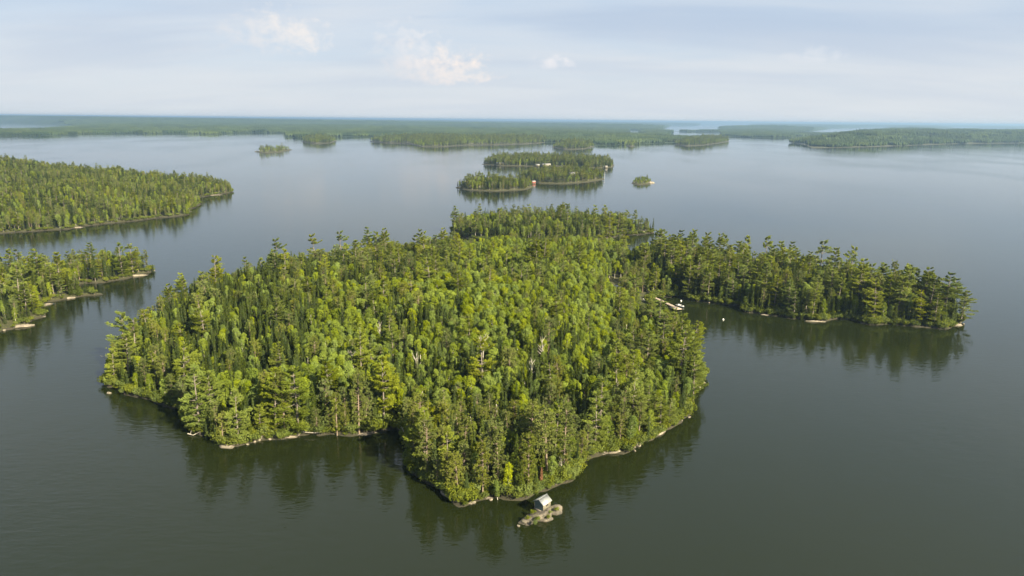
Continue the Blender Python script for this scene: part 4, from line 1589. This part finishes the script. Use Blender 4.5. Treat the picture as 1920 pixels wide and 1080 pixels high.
def boat(x, y, rz, L, label, name='motorboat'):
    e = link(name, None, loc=(x, y, 0))
    e.rotation_euler = (0, 0, rz)
    tag(e, label, 'boat')
    st = np.linspace(0, 1, 9)
    mb = MB()
    V, Q = [], []
    for u in st:
        hw = L * 0.19 * (1 - max(0, (u - 0.45) / 0.55) ** 2.2) + 0.01
        sh = 0.52 + 0.22 * u ** 2
        xx = (u - 0.5) * L
        kz = -0.15 + 0.35 * max(0, (u - 0.7) / 0.3) ** 2
        V += [(xx, -hw, sh), (xx, -hw * 0.8, 0.1), (xx, 0, kz), (xx, hw * 0.8, 0.1), (xx, hw, sh), (xx, hw * 0.86, sh), (xx, hw * 0.66, 0.2), (xx, 0, 0.15), (xx, -hw * 0.66, 0.2), (xx, -hw * 0.86, sh)]
    for a2 in range(8):
        for b2 in range(10):
            Q.append((a2 * 10 + b2, a2 * 10 + (b2 + 1) % 10, a2 * 10 + 10 + (b2 + 1) % 10, a2 * 10 + 10 + b2))
    Q += [(0, 1, 8, 9), (1, 2, 7, 8), (2, 3, 6, 7), (3, 4, 5, 6)]
    mb.quads(np.array(V), Q)
    link('hull', mb.mesh('hull', [MAT['white_paint']], smooth=False), e)
    for xx in (-0.18, 0.08):
        boxpart('seat', (xx * L, 0, 0.4), (0.35, L * 0.26, 0.07), 'dock_wood', e)
    boxpart('windscreen', (0.2 * L, 0, 0.75), (0.05, L * 0.26, 0.35), 'dark_glass', e)
    boxpart('deck', (0.33 * L, 0, 0.62), (0.22 * L, L * 0.2, 0.06), 'white_paint', e)
    mo = boxpart('outboard_motor', (-0.54 * L, 0, 0.65), (0.35, 0.3, 0.5), 'dark_glass', e)
    boxpart('motor_leg', (-0.55 * L, 0, 0.1), (0.15, 0.1, 0.7), 'dark_glass', mo)
    return e


bx_, by_ = P(1276, 573.5, 0.3)
boat(bx_, by_, math.atan2(dvec[1], dvec[0]) + 0.1, 4.6, 'white motorboat moored at the end of the dock')
for px, py, lab in ((1277, 564, 'white mooring buoy behind the boat at the dock'), (1356, 599, 'white mooring buoy alone in the bay')):
    mb = MB()
    th = np.linspace(0, math.pi, 8)
    mb.tube([(0, 0, -0.42 * math.cos(a2) + 0.15) for a2 in th], [0.36 * math.sin(a2) + 0.02 for a2 in th], 12)
    x, y = P(px, py, 0.2)
    e = link('mooring_buoy', None, loc=(x, y, 0))
    link('float_body', mb.mesh('float_body', [MAT['white_paint']], smooth=True), e)
    m2 = MB()
    m2.tube([(0, 0, 0.5), (0, 0, 0.72)], [0.05, 0.05], 6)
    link('mooring_eye', m2.mesh('mooring_eye', [MAT['dark_glass']]), e)
    tag(e, lab, 'buoy', 'mooring buoys')
for px, py, lab in ((1207, 563, 'white garden chair on the bay lawn, further from the dock'), (1216, 562, 'white garden chair on the bay lawn, closer to the dock')):
    x, y = P(px, py, 1.6)
    e = link('garden_chair', None, loc=(x, y, ground_z('main', x, y)))
    e.rotation_euler = (0, 0, 0.6)
    boxpart('seat', (0, 0, 0.4), (0.6, 0.6, 0.07), 'white_paint', e)
    boxpart('backrest', (-0.3, 0, 0.8), (0.07, 0.6, 0.8), 'white_paint', e)
    for sx in (-0.26, 0.26):
        for sy in (-0.26, 0.26):
            boxpart('leg', (sx, sy, 0.18), (0.07, 0.07, 0.36), 'white_paint', e)
    for sy in (-0.33, 0.33):
        boxpart('armrest', (0, sy, 0.62), (0.6, 0.1, 0.05), 'white_paint', e)
    tag(e, lab, 'chair', 'garden chairs')

# cottages on the islands beyond
for px, py, ld, rz, L, W, hh_, wall, roofm, lab in (
    (1075, 338, 'isl1', 0.1, 11, 8, 5.0, 'tan_boards', 'grey_shingle', 'pale two storey house on the middle island beyond'),
    (1000, 343, 'isl1', 0.5, 5, 3.5, 2.4, 'red_paint', 'grey_shingle', 'small red boathouse between the two nearer distant islands'),
    (1024, 311, 'isl2', 0.05, 15, 8, 3.2, 'tan_boards', 'grey_shingle', 'long low lodge with a grey roof on the rear island'),
    (1008, 311, 'isl2', 0.0, 7, 5, 2.6, 'tan_boards', 'metal_roof', 'small pale cabin beside the long lodge'),
    (938, 309, 'isl2', 0.0, 14, 6, 2.6, 'tan_boards', 'metal_roof', 'low pale cabin near the west end of the rear island'),
    (1136, 314, 'isl2', 0.2, 5, 4, 2.4, 'tan_boards', 'grey_shingle', 'tan boathouse at the east end of the rear island'),
    (262, 249.5, None, 0.0, 26, 12, 6.0, 'white_paint', 'red_paint', 'white lodge with a red roof on the far western shore'),
    (1205, 248.5, None, 0.0, 16, 10, 5.0, 'white_paint', 'metal_roof', 'tiny white building on the far shore'),
):
    x, y = P(px, py, 1.0)
    z = ground_z(ld, x, y) if ld else float(far_height(np.array([[x, y]]), far_land_sd(np.array([[x, y]])))[0])
    house('cottage', x, y, max(z, 0.5), rz, L, W, hh_, hh_ * 0.45, lab, 'house', wall=wall, gable=wall, roofm=roofm, group='cottages on the far islands')
x, y = P(1133, 334, 0.5)
e = link('flagpole', None, loc=(x, y, 0.2))
mb = MB()
mb.tube([(0, 0, -0.5), (0, 0, 9)], [0.12, 0.07], 6)
link('pole', mb.mesh('pole', [MAT['white_paint']]), e)
boxpart('finial', (0, 0, 9.05), (0.2, 0.2, 0.2), 'white_paint', e)
tag(e, 'white flagpole at the east end of the middle island beyond', 'flagpole')

# fallen trees and drift wood along the front shore
for pts_, r_, lab in (
    ([(556, 809, 0.9), (580, 811, 1.0), (604, 812, 0.8)], 0.14, 'pale fallen trunk lying along the front shore'),
    ([(352, 813, 0.3), (362, 816, 0.2), (372, 811, 0.6)], 0.16, 'white drift log at the foot of the westmost front pine'),
    ([(214, 690, 2.5), (204, 678, 3.0), (194, 668, 3.0)], 0.12, 'dark leaning bough reaching over the water from the western tip'),
    ([(768, 840, 1.2), (758, 812, 2.5), (753, 800, 3.5)], 0.12, 'grey dead trunk leaning over the inlet'),
):
    mb = MB()
    pp = [np.append(P(px, py, z), z) for px, py, z in pts_]
    pp = [pp[0], (pp[0] + pp[1]) / 2, pp[1], (pp[1] + pp[2]) / 2, pp[2]]
    o0 = pp[0].copy()
    e = link('fallen_log', None, loc=tuple(o0))
    mb.tube([q_ - o0 for q_ in pp], [r_, r_ * 0.9, r_ * 0.75, r_ * 0.55, r_ * 0.3], 7)
    lm_ = 'bark_grey' if 'western tip' in lab else 'dead_wood'
    link('trunk', mb.mesh('log', [MAT[lm_]], smooth=True), e)
    for k in range(4):
        m2 = MB()
        st_ = pp[1 + k % 4] - o0
        dd = np.array([random.gauss(0, 1), random.gauss(0, 1), abs(random.gauss(0.3, 0.5))])
        m2.tube([st_, st_ + dd * 0.5, st_ + dd * 0.9 + np.array([0, 0, 0.2])], [r_ * 0.45, r_ * 0.3, r_ * 0.1], 5)
        link('branch', m2.mesh('branch', [MAT[lm_]]), e)
    tag(e, lab, 'log', 'fallen logs on the shore')

# ------------------------------------------------------------------ haze
mb = MB()
mb.box((0, 16000, 45), (100000, 40000, 96))
m, t, b, out = new_mat('lake_air')
t.n.remove(b)
pv = t.add('ShaderNodeVolumePrincipled')
pv.inputs['Color'].default_value = (0.42, 0.64, 0.92, 1)
pv.inputs['Density'].default_value = 0.000105
pv.inputs['Anisotropy'].default_value = 0.45
t.l.new(pv.outputs[0], out.inputs['Volume'])
tag(link('haze', mb.mesh('haze', [m])), 'pale blue air over the lake', 'haze', kind='stuff')
